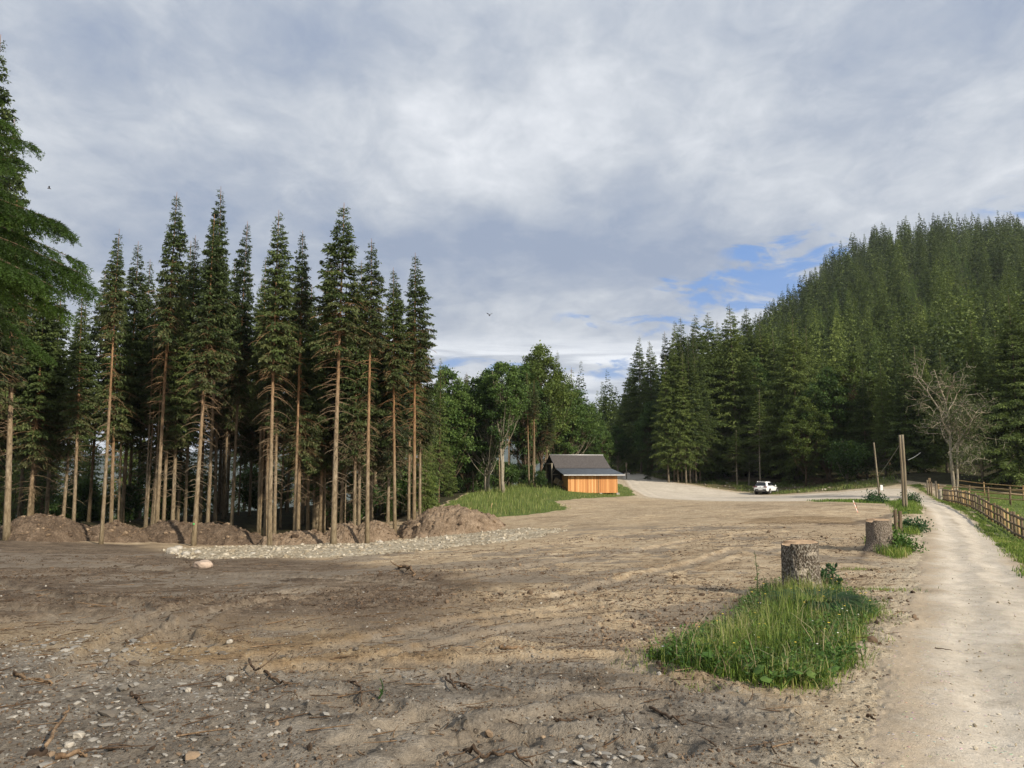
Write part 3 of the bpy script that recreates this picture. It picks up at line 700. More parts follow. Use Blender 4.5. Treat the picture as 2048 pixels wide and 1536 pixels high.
def proto(key, d):
    """the meshes of one kind of tree; trees copy these"""
    o = mk('crown', d['V'], crown_mesh(key, d), M[d['needle']], None, {'tint': d['T']} | ({'dry': d['D']} if d.get('D') is not None and d['D'].max() > 0 else {})); COL.objects.unlink(o)
    t = None
    if d['trunk'] is not None:
        t = d['trunk'].build('trunk', M[d['bark']], None, True); COL.objects.unlink(t)
    PROTO[key] = dict(crown=o, trunk=t, H=d['H'], d=d)
def plant(key, x, y, z, H, name, label, cat='tree', group=None, wide=None, rz=None, tilt=.011, tr=None):
    pr = PROTO[key]; sc = H/pr['H']
    e = empty(name, (x, y, z), rng.uniform(0, 6.28) if rz is None else rz, label, cat, group)
    w = sc if wide is None else wide
    e.scale = (w, w, sc)
    if tilt: e.rotation_euler = (tilt*rng.normal(), tilt*rng.normal(), e.rotation_euler.z)
    for part in ('trunk', 'crown'):
        if pr[part]:
            c = pr[part].copy(); COL.objects.link(c); c.parent = e
            if part == 'trunk' and tr: c.scale = (1, 1, 1)
    return e
# kinds: tall clear-stemmed stand spruces, branchy edge spruces, broadleaves
for k in range(7):
    proto('stand%d' % k, spruce('s', 100+k, 20.0, [.34, .30, .42, .36, .46, .26, .38][k], [2.15, 2.35, 1.75, 2.25, 1.6, 2.5, 1.95][k], .155, gap=.30, nb=7, tw=.09, m=3, kw=.085, dry=.5, dead=[70, 90, 55, 80, 45, 100, 60][k], thin=.12, bare=.25))
for k in range(6):   # front row: crowns high up, long dry limbs below
    proto('front%d' % k, spruce('s', 400+k, 20.0, [.56, .47, .64, .52, .68, .43][k], [1.65, 1.8, 1.35, 1.7, 1.25, 1.9][k], .155, gap=.28, nb=7, tw=.08, m=3, kw=.085, dry=.45, dead=[120, 140, 90, 120, 70, 150][k], thin=.08, bare=.2, cone=.85))
for k in range(2):   # spindly suppressed trees with a few tufts at the top
    proto('thin%d' % k, spruce('s', 130+k, 17.0, .58, .95, .085, gap=.38, nb=5, tw=.10, m=3, dead=50, thin=.2, bare=.2))
for k in range(3):
    proto('dim%d' % k, spruce('s', 150+k, 20.0, [.25, .12, .18][k], [2.3, 2.6, 2.1][k], .17, gap=.40, nb=6, tw=.15, m=3, kl=.34, kw=.09, dead=70, thin=.15, bark='bark_dark', needle='needle_edge'))
for k in range(5):
    proto('edge%d' % k, spruce('s', 200+k, 24.0, [.10, .16, .08, .22, .13][k], [4.9, 4.2, 5.4, 3.8, 4.6][k], .18, gap=.42, nb=7, tw=.13, m=3, kl=.36, kw=.10, dead=30, droop=.42, thin=.08, top_up=.55, bark='bark_edge', needle='needle_edge', hang=.6, cone=1.0, belly=.25))
for k in range(3):
    proto('young%d' % k, spruce('s', 230+k, 9.0, .06, [1.7, 1.5, 1.9][k], .09, gap=.30, nb=6, tw=.12, m=3, kl=.30, kw=.09, thin=.05, bark='bark_dark', needle='needle_edge'))
for k in range(6):
    proto('hill%d' % k, spruce('s', 260+k, 20.0, .06, [3.6, 3.0, 4.0, 3.3, 2.8, 3.7][k],   .2, gap=.50, nb=7, tw=.22, m=2, kl=.7, kw=.24, lod=True, thin=.05, cone=1.0, belly=.1, needle='needle_hill', hang=.45, droop=.4))
for k in range(3):
    proto('larch%d' % k, spruce('s', 290+k, 19.0, .12, [2.5, 2.1, 2.8][k], .2, gap=.50, nb=6, tw=.30, m=2, kl=.6, kw=.20, lod=True, thin=.15, needle='larch', hang=.6, droop=.2, top_up=.6))
for k in range(6):
    proto('far%d' % k, spruce('s', 500+k, 20.0, .05, [3.7, 3.2, 4.2, 3.4, 3.0, 3.9][k], .2, gap=.7, nb=6, tw=.55, m=2, kl=1.1, kw=.46, lod=True, thin=.03, needle='needle_hill', hang=.45, droop=.4, cone=1.0, belly=.1))
for k in range(3):
    proto('farlarch%d' % k, spruce('s', 520+k, 18.0, .10, [2.6, 2.2, 2.9][k], .2, gap=.75, nb=6, tw=.5, m=2, kl=.9, kw=.36, lod=True, thin=.1, needle='larch', hang=.6, droop=.2, top_up=.6))
for k in range(5):
    proto('broad%d' % k, broadleaf(300+k, 16.0, [3.6, 3.0, 4.2, 3.2, 2.8][k], [.16, .2, .22, .14, .2][k], .17, [190, 160, 190, 170, 140][k], 150, .26, bark=['bark_dark', 'bark_dark', 'bark_pale', 'bark_dark', 'bark_dark'][k], stems=[1, 1, 2, 1, 1][k]))
for k in range(2):
    proto('warm%d' % k, broadleaf(320+k, 18.0, [4.2, 3.6][k], .22, .22, 190, 150, .27, bark='bark_dark', needle='leaf_warm'))
proto('double', broadleaf(340, 17.0, 2.9, .46, .19, 110, 150, .25, stems=2))
for k in range(2):
    proto('thinp%d' % k, spruce('s', 140+k, 17.0, .42, 1.5, .085, gap=.36, nb=5, tw=.11, m=3, dead=40, thin=.1, bark='bark_pale', needle='needle_edge'))
for k in range(3):
    proto('bush%d' % k, broadleaf(350+k, 4.0, [1.6, 1.3, 1.9][k], .08, .05, 40, 110, .20, stems=2, spread=1.0))
# ------------------------------------------------------------------ the spruce stand on the left
STAND = 'tall spruces of the stand behind the dirt mounds'
# base px, distance, top py, trunk radius, kind, label
front = [
 (18, 38, 400, .27, 4, 'thick leftmost spruce, long dead side branches reaching right over the first mound'),
 (207, 38.5, 462, .155, 2, 'slim spruce with a split lower trunk in front of the gap after the first mound'),
 (316, 44, 385, .20, 0, 'tall full-topped spruce behind the third dirt mound, left of the paint-marked trunk'),
 (391, 41, 425, .21, 1, 'spruce with a green paint dot near its foot, at the left gravel tip'),
 (417, 48, 376, .20, 3, 'tallest dark-topped spruce just right of the paint-marked trunk, leaning slightly right'),
 (465, 49, 442, .19, 5, 'spruce with a broad ragged top, second to the right of the paint-marked trunk'),
 (542, 41.5, 418, .215, 3, 'straight spruce forward of a tight trunk cluster at the right end of the long mound'),
 (591, 44, 462, .17, 4, 'slim clean-stemmed spruce between the trunk cluster and the thickest middle trunk'),
 (669, 41, 398, .265, 0, 'thickest spruce in the middle of the stand, rooted at the edge of the white gravel'),
 (736, 42, 476, .20, 2, 'straight pale spruce standing forward of the small pointed dirt mound'),
 (791, 46, 533, .18, 6, 'slim spruce left of the largest dirt mound, bare for two thirds of its height'),
 (829, 47, 505, .205, 0, 'spruce rooted in the left slope of the largest dirt mound'),
]
for px, Y, ty, r, k, lab in front:
    x, y = px_to = (P(px, 1000, Y)[0], Y); z = float(H0(np.array([x]), np.array([y]))[0])
    H = P(px, ty, Y)[2]-z
    e = plant('front%d' % (k % 6), x, y, z, H, 'spruce_tree', lab, 'spruce tree', STAND, wide=r*.60/.155)
    if px == 391:
        pb = MB(); pb.tube([[.02, -.17, 1.15], [.02, -.19, 1.15]], .05, 10); M['green_paint'] = m_plain('green_paint', (.08, .45, .12), .6, .05); d_ = pb.build('paint_dot', M['green_paint']); d_.parent = e; d_.matrix_parent_inverse = Matrix.Identity(4); d_.rotation_euler = (0, 0, -e.rotation_euler.z); d_.scale = (1/e.scale[0], 1/e.scale[1], 1/e.scale[2])
mid = [
 (292, 47, 600, .11, 't0', 'spindly spruce right behind the third dirt mound, left of a thicker pair of trunks'),
 (329, 48, 520, .17, 2, 'spruce half hidden close behind the tall full-topped tree'),
 (357, 52, 480, .17, 1, None), (340, 54, 560, .15, 4, None), (246, 50, 480, .20, 1, None), (258, 53, 560, .17, 6, None), (275, 56, 520, .16, 3, None),
 (372, 50, 470, .15, 6, None), (402, 52, 520, .17, 2, None), (432, 52, 470, .18, 6, 'spruce standing just right of the leaning dark-topped tree'),
 (448, 56, 520, .14, 3, None), (455, 60, 560, .12, 4, None), (478, 58, 540, .12, 't1', None),
 (519, 49, 520, .17, 2, 'left trunk of the tight cluster of four at the end of the long mound'),
 (532, 46, 545, .15, 4, 'second trunk of the tight cluster of four at the end of the long mound'),
 (551, 45, 500, .155, 6, None), (562, 52, 600, .13, 't0', None),
 (598, 46, 530, .18, 1, None), (606, 54, 560, .17, 5, None),
 (617, 50, 570, .145, 6, 'trunk left of the thickest middle spruce with a kinked top'), (629, 51, 610, .13, 4, None),
 (650, 49, 560, .15, 't1', 'spindly trunk just left of the thickest middle spruce'), (658, 52, 520, .16, 2, None),
 (691, 47, 690, .075, 't0', 'thinnest sapling trunk between the two forward pale spruces'),
 (710, 46, 560, .165, 1, 'left of two close trunks beside the small pointed dirt mound'),
 (719, 46.5, 520, .155, 3, 'right of two close trunks beside the small pointed dirt mound'),
 (776, 48, 560, .16, 5, 'spruce just left of the slim bare one beside the largest mound'),
 (818, 50, 600, .15, 4, None), (840, 51, 620, .15, 6, 'rightmost spruce of the stand, half behind the largest dirt mound'),
 (60, 46, 540, .2, 5, None), (95, 50, 560, .19, 1, None), (128, 47, 640, .15, 3, None), (150, 44, 590, .14, 2, None), (180, 52, 540, .17, 6, None), (225, 47, 500, .17, 0, None),
 (-78, 44, 70, .30, 1, None), (-30, 47, 230, .22, 5, None), (-75, 36, 240, .28, 0, None), (40, 54, 500, .18, 3, None), (500, 58, 560, .15, 5, None), (575, 60, 600, .15, 0, None), (640, 60, 600, .16, 5, None), (745, 56, 640, .15, 1, None), (760, 60, 620, .16, 5, None), (800, 58, 640, .15, 3, None), (690, 58, 610, .15, 6, None),
]
for px, Y, ty, r, k, lab in mid:
    x = P(px, 1000, Y)[0]; z = float(H0(np.array([x]), np.array([Y]))[0]); H = P(px, ty, Y)[2]-z
    key = 'thin'+k[1] if isinstance(k, str) else 'stand%d' % k
    base = .085 if isinstance(k, str) else .155
    w = r*.6/base if isinstance(k, str) else .65*r*.6/base+.32
    plant(key, x, Y, z, H, 'spruce_tree', lab or 'bare-trunked spruce deeper inside the stand, its foot hidden behind the dirt mounds', 'spruce tree', STAND if lab else 'spruces deeper inside the left stand', wide=w)
g = np.random.default_rng(77)
for i in range(30):
    px = g.uniform(-40, 850); Y = g.uniform(47, 62); x = P(px, 1000, Y)[0]; z = float(H0(np.array([x]), np.array([Y]))[0]); H = P(px, g.uniform(500, 640)+.08*px, Y)[2]-z
    plant('thin%d' % g.integers(2) if i % 3 == 0 else 'stand%d' % g.integers(7), x, Y, z, H, 'spruce_tree', 'bare-trunked spruce deeper inside the stand, its foot hidden behind the dirt mounds', 'spruce tree', 'spruces deeper inside the left stand', wide=g.uniform(.72, 1.0))
# dim trees further down the slope, branchy to the ground, and undergrowth
g = np.random.default_rng(5)
n = 0
while n < 50:
    px = g.uniform(-180, 880) if n % 3 == 1 else (g.uniform(590, 880) if n % 3 else g.uniform(-180, 340)); Y = g.uniform(56, 95)
    if 375 < px < 590 and g.random() < .72: continue
    x = P(px, 1000, Y)[0]; z = float(H0(np.array([x]), np.array([Y]))[0]); ty = g.uniform(560, 760)+(60 if px > 600 else 0)
    if px > 790: ty = g.uniform(700, 800)
    H = np.clip(P(px, ty, Y)[2]-z, 7, 30)
    plant('dim%d' % g.integers(3), x, Y, z, H, 'spruce_tree', 'dim branchy spruce down the slope, seen between the bare trunks of the stand', 'spruce tree', 'dim spruces on the slope behind the stand', wide=H/20*.9); n += 1
for i in range(46):
    px = g.uniform(-120, 900); Y = g.uniform(52, 75)
    if 375 < px < 590 and i % 4: continue
    x = P(px, 1000, Y)[0]; z = float(H0(np.array([x]), np.array([Y]))[0])
    if g.random() < .45: plant('bush%d' % g.integers(3), x, Y, z, g.uniform(2.5, 5), 'bush', 'green bush in the gloom behind the trunks of the stand', 'bush', 'undergrowth behind the stand')
    else: plant('young%d' % g.integers(3), x, Y, z, g.uniform(3.5, 8), 'young_spruce', 'young spruce in the gloom behind the trunks of the stand', 'young spruce', 'young spruces behind the stand')

# ------------------------------------------------------------------ broadleaf trees left of and behind the hut
def at(px, Y, ty, key, name, label, cat, group=None, wide=None, rz=None, sink=0):
    x = P(px, 950, Y)[0]; z = float(H0(np.array([x]), np.array([Y]))[0])-sink; H = P(px, ty, Y)[2]-z
    return plant(key, x, Y, z, H, name, label, cat, group, wide, rz)
BL = 'broadleaf trees beside the meadow'
at(893, 80, 728, 'broad0', 'broadleaf_tree', 'round-topped dark green broadleaf tree right beside the end of the spruce stand', 'broadleaf tree', BL)
at(872, 88, 790, 'broad1', 'broadleaf_tree', 'lower broadleaf tree filling the gap behind the end of the spruce stand', 'broadleaf tree', BL)
at(935, 84, 800, 'broad3', 'broadleaf_tree', 'small broadleaf tree in the dip between two taller crowns left of the meadow', 'broadleaf tree', BL)
at(975, 82, 735, 'broad2', 'broadleaf_tree', 'dark broadleaf tree with several leaning stems at the top of the meadow', 'broadleaf tree', BL)
at(1008, 80, 706, 'double', 'broadleaf_tree', 'tall tree with two bare pale trunks and a small leafy top above the meadow', 'broadleaf tree', BL, rz=.3)
at(1050, 93, 716, 'broad4', 'broadleaf_tree', 'green broadleaf tree between the pale double trunk and the yellowish crown', 'broadleaf tree', BL)
at(1083, 96, 684, 'warm0', 'broadleaf_tree', 'tallest yellowish green broadleaf crown left above the hut', 'broadleaf tree', BL)
at(1060, 100, 740, 'broad0', 'broadleaf_tree', 'dark broadleaf crown below the tall yellowish one', 'broadleaf tree', BL)
at(1112, 104, 742, 'broad3', 'broadleaf_tree', 'broadleaf tree straight behind the left end of the hut roof', 'broadleaf tree', BL)
at(1140, 106, 765, 'broad2', 'broadleaf_tree', 'broad dark crown above the middle of the hut roof', 'broadleaf tree', BL)
at(1175, 110, 800, 'broad1', 'broadleaf_tree', 'lower dense broadleaf tree above the right half of the hut roof', 'broadleaf tree', BL)
at(1118, 112, 700, 'edge1', 'spruce_tree', 'dark spruce poking out right of the yellowish broadleaf crown', 'spruce tree')
at(1144, 120, 735, 'thin0', 'spruce_tree', 'slender spruce spire standing alone above the crowns behind the hut', 'spruce tree', wide=1.3)
at(915, 92, 830, 'broad4', 'broadleaf_tree', 'shaded broadleaf tree low behind the left edge of the meadow', 'broadleaf tree', BL)
at(955, 96, 790, 'broad1', 'broadleaf_tree', 'shaded broadleaf tree behind the leaning stems', 'broadleaf tree', BL)
at(1205, 118, 838, 'broad0', 'broadleaf_tree', 'rounded dark tree above the right end of the hut, left of the far road bend', 'broadleaf tree', BL)
at(1235, 135, 850, 'broad2', 'broadleaf_tree', 'dark rounded tree over the far bend of the road', 'broadleaf tree', BL)
g = np.random.default_rng(11)
for i in range(34):   # pole-thin trunks under the crowns
    px = g.uniform(905, 1095); Y = g.uniform(83, 104)
    at(px, Y, g.uniform(740, 800), 'front%d' % g.integers(6), 'spruce_tree', 'thin dark trunk standing in the shade between the broadleaf trees and the hut', 'spruce tree', 'thin shaded trunks behind the meadow', wide=.62)
for i in range(16):
    px = g.uniform(880, 1100); Y = g.uniform(84, 98)
    at(px, Y, 935-1540*(g.uniform(1.0, 2.6)-1.2)/Y, 'bush%d' % g.integers(3), 'bush', 'leafy bush at the foot of the broadleaf trees behind the meadow', 'bush', 'bushes along the top of the meadow')

# ------------------------------------------------------------------ forest edge on the right
ED = 'spruces along the forest edge right of the far road'
edge_list = [
 (1247, 150, 780, 1, 'spruce at the far bend of the road, farthest left of the forest edge'),
 (1283, 140, 672, 3, 'thin-topped spruce with gappy branches against the bright sky streak'),
 (1304, 136, 680, 4, 'second thin-topped spruce against the bright sky streak'),
 (1262, 145, 725, 0, 'dense short spruce above the road where it leaves the clearing'),
 (1335, 122, 662, 1, 'spruce at the left edge of the clump of pale bare trunks'),
 (1356, 121, 640, 0, 'left of three close spires above the clump of pale bare trunks'),
 (1372, 122, 634, 4, 'middle of three close spires above the clump of pale bare trunks'),
 (1391, 120, 630, 2, 'right of three close spires above the clump of pale bare trunks'),
 (1424, 126, 622, 2, 'broad spruce with a blunt top right of the three close spires'),
 (1446, 130, 640, 1, 'narrow spruce behind the blunt-topped one'),
 (1475, 118, 606, 0, 'tall symmetrical spruce midway between the trunk clump and the white car'),
 (1505, 132, 610, 3, 'spruce spire behind the tall symmetrical one'),
 (1537, 128, 630, 4, 'spruce spire above the left side of the white car'),
 (1560, 122, 660, 1, 'dark spruce directly behind the white car'),
 (1594, 112, 632, 2, 'largest wide spruce of the forest edge, just right of the white car'),
 (1625, 118, 655, 0, 'dark spruce shouldering the largest one on its right'),
 (1690, 106, 735, 4, 'spruce left of the leaning wooden pole'),
 (1735, 100, 740, 1, 'dark spruce directly behind the leaning wooden pole'),
 (1772, 98, 720, 3, 'dark spruce between the leaning pole and the pair of poles'),
 (1815, 96, 705, 2, 'dark spruce directly behind the pair of poles'),
 (1850, 96, 690, 0, 'dark spruce left of the weathered dead tree'),
 (1895, 92, 700, 4, 'spruce whose crown backs the weathered dead tree'),
 (1965, 84, 640, 3, 'spruce with a long grey stem just right of the dead tree'),
 (2005, 86, 660, 1, 'spruce behind the rail fence, second from the right edge'),
 (2040, 82, 590, 2, 'tall spruce at the right edge of the photo'),
 (2085, 82, 600, 0, 'spruce just past the right edge of the photo'),
]
for px, Y, ty, k, lab in edge_list:
    at(px, Y, ty, 'edge%d' % k, 'spruce_tree', lab, 'spruce tree', ED, wide=(P(px, ty, Y)[2]+1)/24*(1.3 if px in (1475, 1594, 1391, 1424, 1815, 1895, 2040) else 1.05))
for px, Y, ty, key, lab in [
 (1612, 103, 790, 'warm0', 'spreading maple with a stout trunk right of the white car, under the largest spruce'),
 (1660, 103.5, 720, 'broad3', 'tall leafy tree right of the spreading maple'),
 (1715, 104, 700, 'warm1', 'leafy tree rising above the brushwood heap'),
 (1655, 103, 815, 'warm1', 'dense leafy tree behind the brushwood heap'),
 (1520, 122, 700, 'broad4', 'light green leafy tree squeezed between the spruces left of the car'),
 (1440, 124, 730, 'broad1', 'leafy tree tucked behind the trunks left of the tall symmetrical spruce'),
 (1780, 104, 800, 'broad1', 'leafy tree in the dark hollow behind the poles'),
 (1700, 98, 868, 'bush2', 'bright green leafy bush left of the leaning wooden pole'),
 (1300, 128, 800, 'broad0', 'shaded leafy tree on the outside of the road bend')]:
    at(px, Y, ty, key, 'broadleaf_tree', lab, 'broadleaf tree', 'leafy trees along the right forest edge')
g = np.random.default_rng(17)
for i, (px, Y) in enumerate([(1337, 112), (1349, 114), (1356, 112.5), (1364, 113), (1372, 111), (1380, 112), (1386, 113), (1392, 111.5), (1400, 113)]):
    at(px, Y, g.uniform(650, 720), 'edge%d' % (1 if g.random() < .5 else 3), 'spruce_tree', 'pale bare trunk in the tight clump beside the far road', 'spruce tree', 'clump of pale trunks by the far road', wide=.72)
for px, Y, ty, lab in [(1474, 108, 860, 'thin pale trunk left of the white car, farther of two'), (1497, 109, 900, 'short thin pale trunk nearest left of the white car'), (1520, 107, 780, 'tall grey trunk directly behind the white car roof')]:
    at(px, Y, ty, 'thinp1', 'spruce_tree', lab, 'spruce tree', wide=1.2)
for i in range(30):
    px = g.uniform(1290, 2060); Y = 118-22*max(0, (px-1650)/400)+g.uniform(0, 8)
    k = g.integers(3); at(px, Y, 935-1540*(g.uniform(3, 9)-1.5)/Y, ('young%d' if g.random() < .6 else 'bush%d') % k, 'young_tree', 'low young tree in the shade along the forest edge', 'young tree', 'young trees under the forest edge')

# ------------------------------------------------------------------ wooded hill
g = np.random.default_rng(23)
pts = []
Y = 96.0
while Y < 600:
    sp = 6.0 if Y < 200 else (7.6 if Y < 330 else 9.4)
    for x in np.arange(.06*Y, .80*Y, sp):
        xx = x+g.uniform(-.42, .42)*sp; yy = Y+g.uniform(-.42, .42)*sp; a_ = xx/yy
        if yy < np.interp(a_, [.06, .18, .3, .5, .65, .8], [165, 150, 124, 108, 92, 86])+4: continue
        if yy > 575 or (a_ < .12 and yy > 380): continue
        pts.append((xx, yy))
    Y += sp*.9
PT = np.array(pts); ZZ = H0(PT[:, 0], PT[:, 1])
YY = PT[:, 1]; AZ = PT[:, 0]/YY
# larches and young green trees fill the middle of the slope, dark spruce the top
larchy = np.clip(.16+.34*np.exp(-((YY-235)/75)**2)+.25*fbm(PT[:, 0]*.018, YY*.018, 3, 44), .04, .8)
isl = g.random(len(PT)) < larchy
kk = g.integers(0, 6, len(PT)); kl_ = g.integers(0, 3, len(PT)); farm = YY > 265
kinds = np.array([('farlarch%d' % b if f else 'larch%d' % b) if l else ('far%d' % a if f else 'hill%d' % a) for l, f, a, b in zip(isl, farm, kk, kl_)])
cand = np.nonzero((YY > 150) & (AZ < .66) & (AZ > .2))[0]; order = cand[np.argsort(YY[cand])]
ind = set(order[:130].tolist())
stuffV = {}; stuffT = {}
for i in range(len(PT)):
    x, y = PT[i]; H = (g.uniform(15, 27) if not isl[i] else g.uniform(10, 19))*(1 if g.random() < .8 else .7); key = str(kinds[i]); rz = g.uniform(0, 6.28)
    if i in ind:
        c = PROTO[key]['crown'].copy(); COL.objects.link(c); c.name = 'hillside_tree'
        sc = H/PROTO[key]['H']; c.location = (x, y, ZZ[i]-.3); c.scale = (sc*1.05, sc*1.05, sc); c.rotation_euler = (0, 0, rz)
        la = key.startswith('larch')
        tag(c, 'light green larch on the wooded hillside above the forest edge' if la else 'dark green spruce on the wooded hillside above the forest edge', 'tree', 'larches on the wooded hillside' if la else 'spruces on the wooded hillside')
    else:
        d = PROTO[key]['d']; sc = H/d['H']; nm = d['needle']
        stuffV.setdefault(nm, []).append((d['V']*np.array([sc*1.05, sc*1.05, sc]))@rotz(rz).T+np.array([x, y, ZZ[i]-.3]))
        stuffT.setdefault(nm, []).append(np.clip(d['T']+g.normal()*.27, 0, 1))
nv = {k: sum(len(v) for v in vs) for k, vs in stuffV.items()}
ks = list(stuffV); V = np.concatenate([np.concatenate(stuffV[k]) for k in ks]); T = np.concatenate([np.concatenate(stuffT[k]) for k in ks])
mi = np.concatenate([np.full(nv[k]//4, j) for j, k in enumerate(ks)])
o = mk('hillside_forest', V, np.arange(len(V)).reshape(-1, 4), [M[k] for k in ks], None, {'tint': T}, matidx=mi)
tag(o, 'far wooded hillside of dark spruces and lighter larches', 'forest', None, 'stuff')
print('stuff faces', len(V)//4, 'hill trees', len(PT))
# ------------------------------------------------------------------ more materials
M['mound_red'] = None
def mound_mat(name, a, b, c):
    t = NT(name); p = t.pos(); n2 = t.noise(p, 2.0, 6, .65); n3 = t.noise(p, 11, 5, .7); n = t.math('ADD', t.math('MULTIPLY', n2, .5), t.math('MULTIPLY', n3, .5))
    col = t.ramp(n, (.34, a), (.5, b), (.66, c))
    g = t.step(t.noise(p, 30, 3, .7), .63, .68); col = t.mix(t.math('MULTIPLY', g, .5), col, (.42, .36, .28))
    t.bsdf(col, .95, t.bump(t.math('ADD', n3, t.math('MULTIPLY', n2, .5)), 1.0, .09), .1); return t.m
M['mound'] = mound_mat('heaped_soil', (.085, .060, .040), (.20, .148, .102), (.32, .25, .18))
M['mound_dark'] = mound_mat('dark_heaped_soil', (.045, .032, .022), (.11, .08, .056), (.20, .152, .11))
M['pink_stone'] = m_plain('pinkish_stone', (.36, .285, .225), .9, .3, 5, .2, bump=.4, bscale=25)
M['stone'] = m_plain('pale_stone', (.33, .305, .26), .9, .3, 5, .2, bump=.4, bscale=25)
def stone_mat(name, c0, c1, c2, c3):
    t = NT(name); a = t.attr('tint'); n = t.noise(t.pos(), 18, 4, .6)
    c = t.ramp(t.math('ADD', a, t.math('MULTIPLY', t.math('SUBTRACT', n, .5), .3)), (0, c0), (.35, c1), (.7, c2), (1, c3))
    t.bsdf(c, .85, t.bump(n, .4, .01), .2); return t.m
M['slate'] = stone_mat('broken_slate', (.075, .062, .05), (.15, .135, .112), (.215, .205, .185), (.33, .31, .27))
M['chalk'] = stone_mat('white_rubble', (.20, .165, .115), (.29, .25, .185), (.36, .32, .245), (.47, .43, .355))
M['clod'] = stone_mat('earth_clod', (.045, .031, .021), (.11, .076, .05), (.20, .145, .095), (.32, .24, .16))
def blade_mat(name, c0, c1, c2, c3):
    t = NT(name); a = t.attr('tint'); n = t.noise(t.pos(), 1.1, 3, .6)
    c = t.ramp(t.math('ADD', a, t.math('MULTIPLY', t.math('SUBTRACT', n, .5), .7), clamp=True), (0, c0), (.4, c1), (.75, c2), (1, c3))
    b = t.n('BsdfPrincipled', {'Base Color': c, 'Roughness': .55, 'Specular IOR Level': .25}); tr = t.n('BsdfTranslucent', {'Color': c})
    mx = t.n('MixShader', {0: .32}); t.t.links.new(b.outputs[0], mx.inputs[1]); t.t.links.new(tr.outputs[0], mx.inputs[2]); t.t.links.new(mx.outputs[0], t.out.inputs[0]); return t.m
M['grass'] = blade_mat('grass_blades', (.045, .085, .013), (.125, .195, .030), (.215, .295, .052), (.34, .32, .12))
M['grass_dry'] = blade_mat('meadow_blades', (.065, .10, .020), (.14, .19, .042), (.225, .265, .075), (.33, .31, .14))
M['straw'] = blade_mat('dead_straw', (.14, .11, .06), (.27, .22, .12), (.38, .32, .19), (.46, .41, .28))
M['sedge'] = blade_mat('sedge_blades', (.018, .050, .016), (.035, .085, .028), (.055, .115, .04), (.10, .15, .05))
M['herb'] = blade_mat('herb_leaves', (.025, .062, .012), (.055, .12, .022), (.095, .175, .035), (.14, .2, .05))
M['wood_dry'] = m_bark('dry_stick', (.10, .065, .04), (.22, .155, .10), (.36, .28, .20), .3, 20)
M['wood_root'] = m_bark('dark_root', (.05, .034, .024), (.11, .078, .055), (.19, .145, .11), .3, 20)
M['wood_pole'] = m_bark('weathered_pole', (.13, .115, .085), (.235, .21, .165), (.34, .315, .255), .08, 14)
M['wood_grey'] = m_bark('grey_fence_wood', (.085, .065, .045), (.17, .135, .095), (.27, .22, .16), .15, 14)
M['wood_fresh'] = m_bark('fresh_split_wood', (.27, .18, .09), (.44, .32, .18), (.56, .45, .29), .1, 14)
M['wood_cut'] = m_plain('sawn_wood', (.40, .28, .175), .85, .35, 8, .15, bump=.4, bscale=60)
M['white_paint'] = m_plain('white_paint', (.72, .72, .70), .6, .08, 3)
M['wire'] = m_plain('grey_wire', (.25, .26, .25), .6, .1)
M['tape'] = m_plain('pink_tape', (.75, .35, .27), .6, .2)
M['pale_tape'] = m_plain('white_tape', (.78, .72, .68), .6, .1)
def stump_bark(name, c0, c1, c2, pale):
    t = NT(name); v = t.obj(); vz = t.mapping(v, (1, 1, .5))
    n = t.noise(vz, 40, 7, .75); n2 = t.noise(v, 4.5, 6, .65); w = t.n('TexVoronoi', {'Vector': vz, 'Scale': 55.0}).outputs['Distance']
    c = t.ramp(t.math('ADD', t.math('MULTIPLY', n, .6), t.math('MULTIPLY', w, .5)), (.34, c0), (.52, c1), (.72, c2))
    if pale: c = t.mix(t.math('MULTIPLY', t.step(n2, .57, .63), .9), c, pale)
    t.bsdf(c, .95, t.bump(t.math('ADD', n, t.math('MULTIPLY', w, .7)), 1.0, .04), .1); return t.m
M['stump_flaky'] = stump_bark('flaky_stump_bark', (.030, .024, .018), (.11, .088, .066), (.34, .31, .26), (.46, .40, .32))
M['stump_grey'] = stump_bark('grey_stump_bark', (.075, .058, .044), (.175, .145, .115), (.29, .25, .205), None)

def ground_pt(px, py): x, y = G(px, py); return np.array([x, y, zat(x, y)])

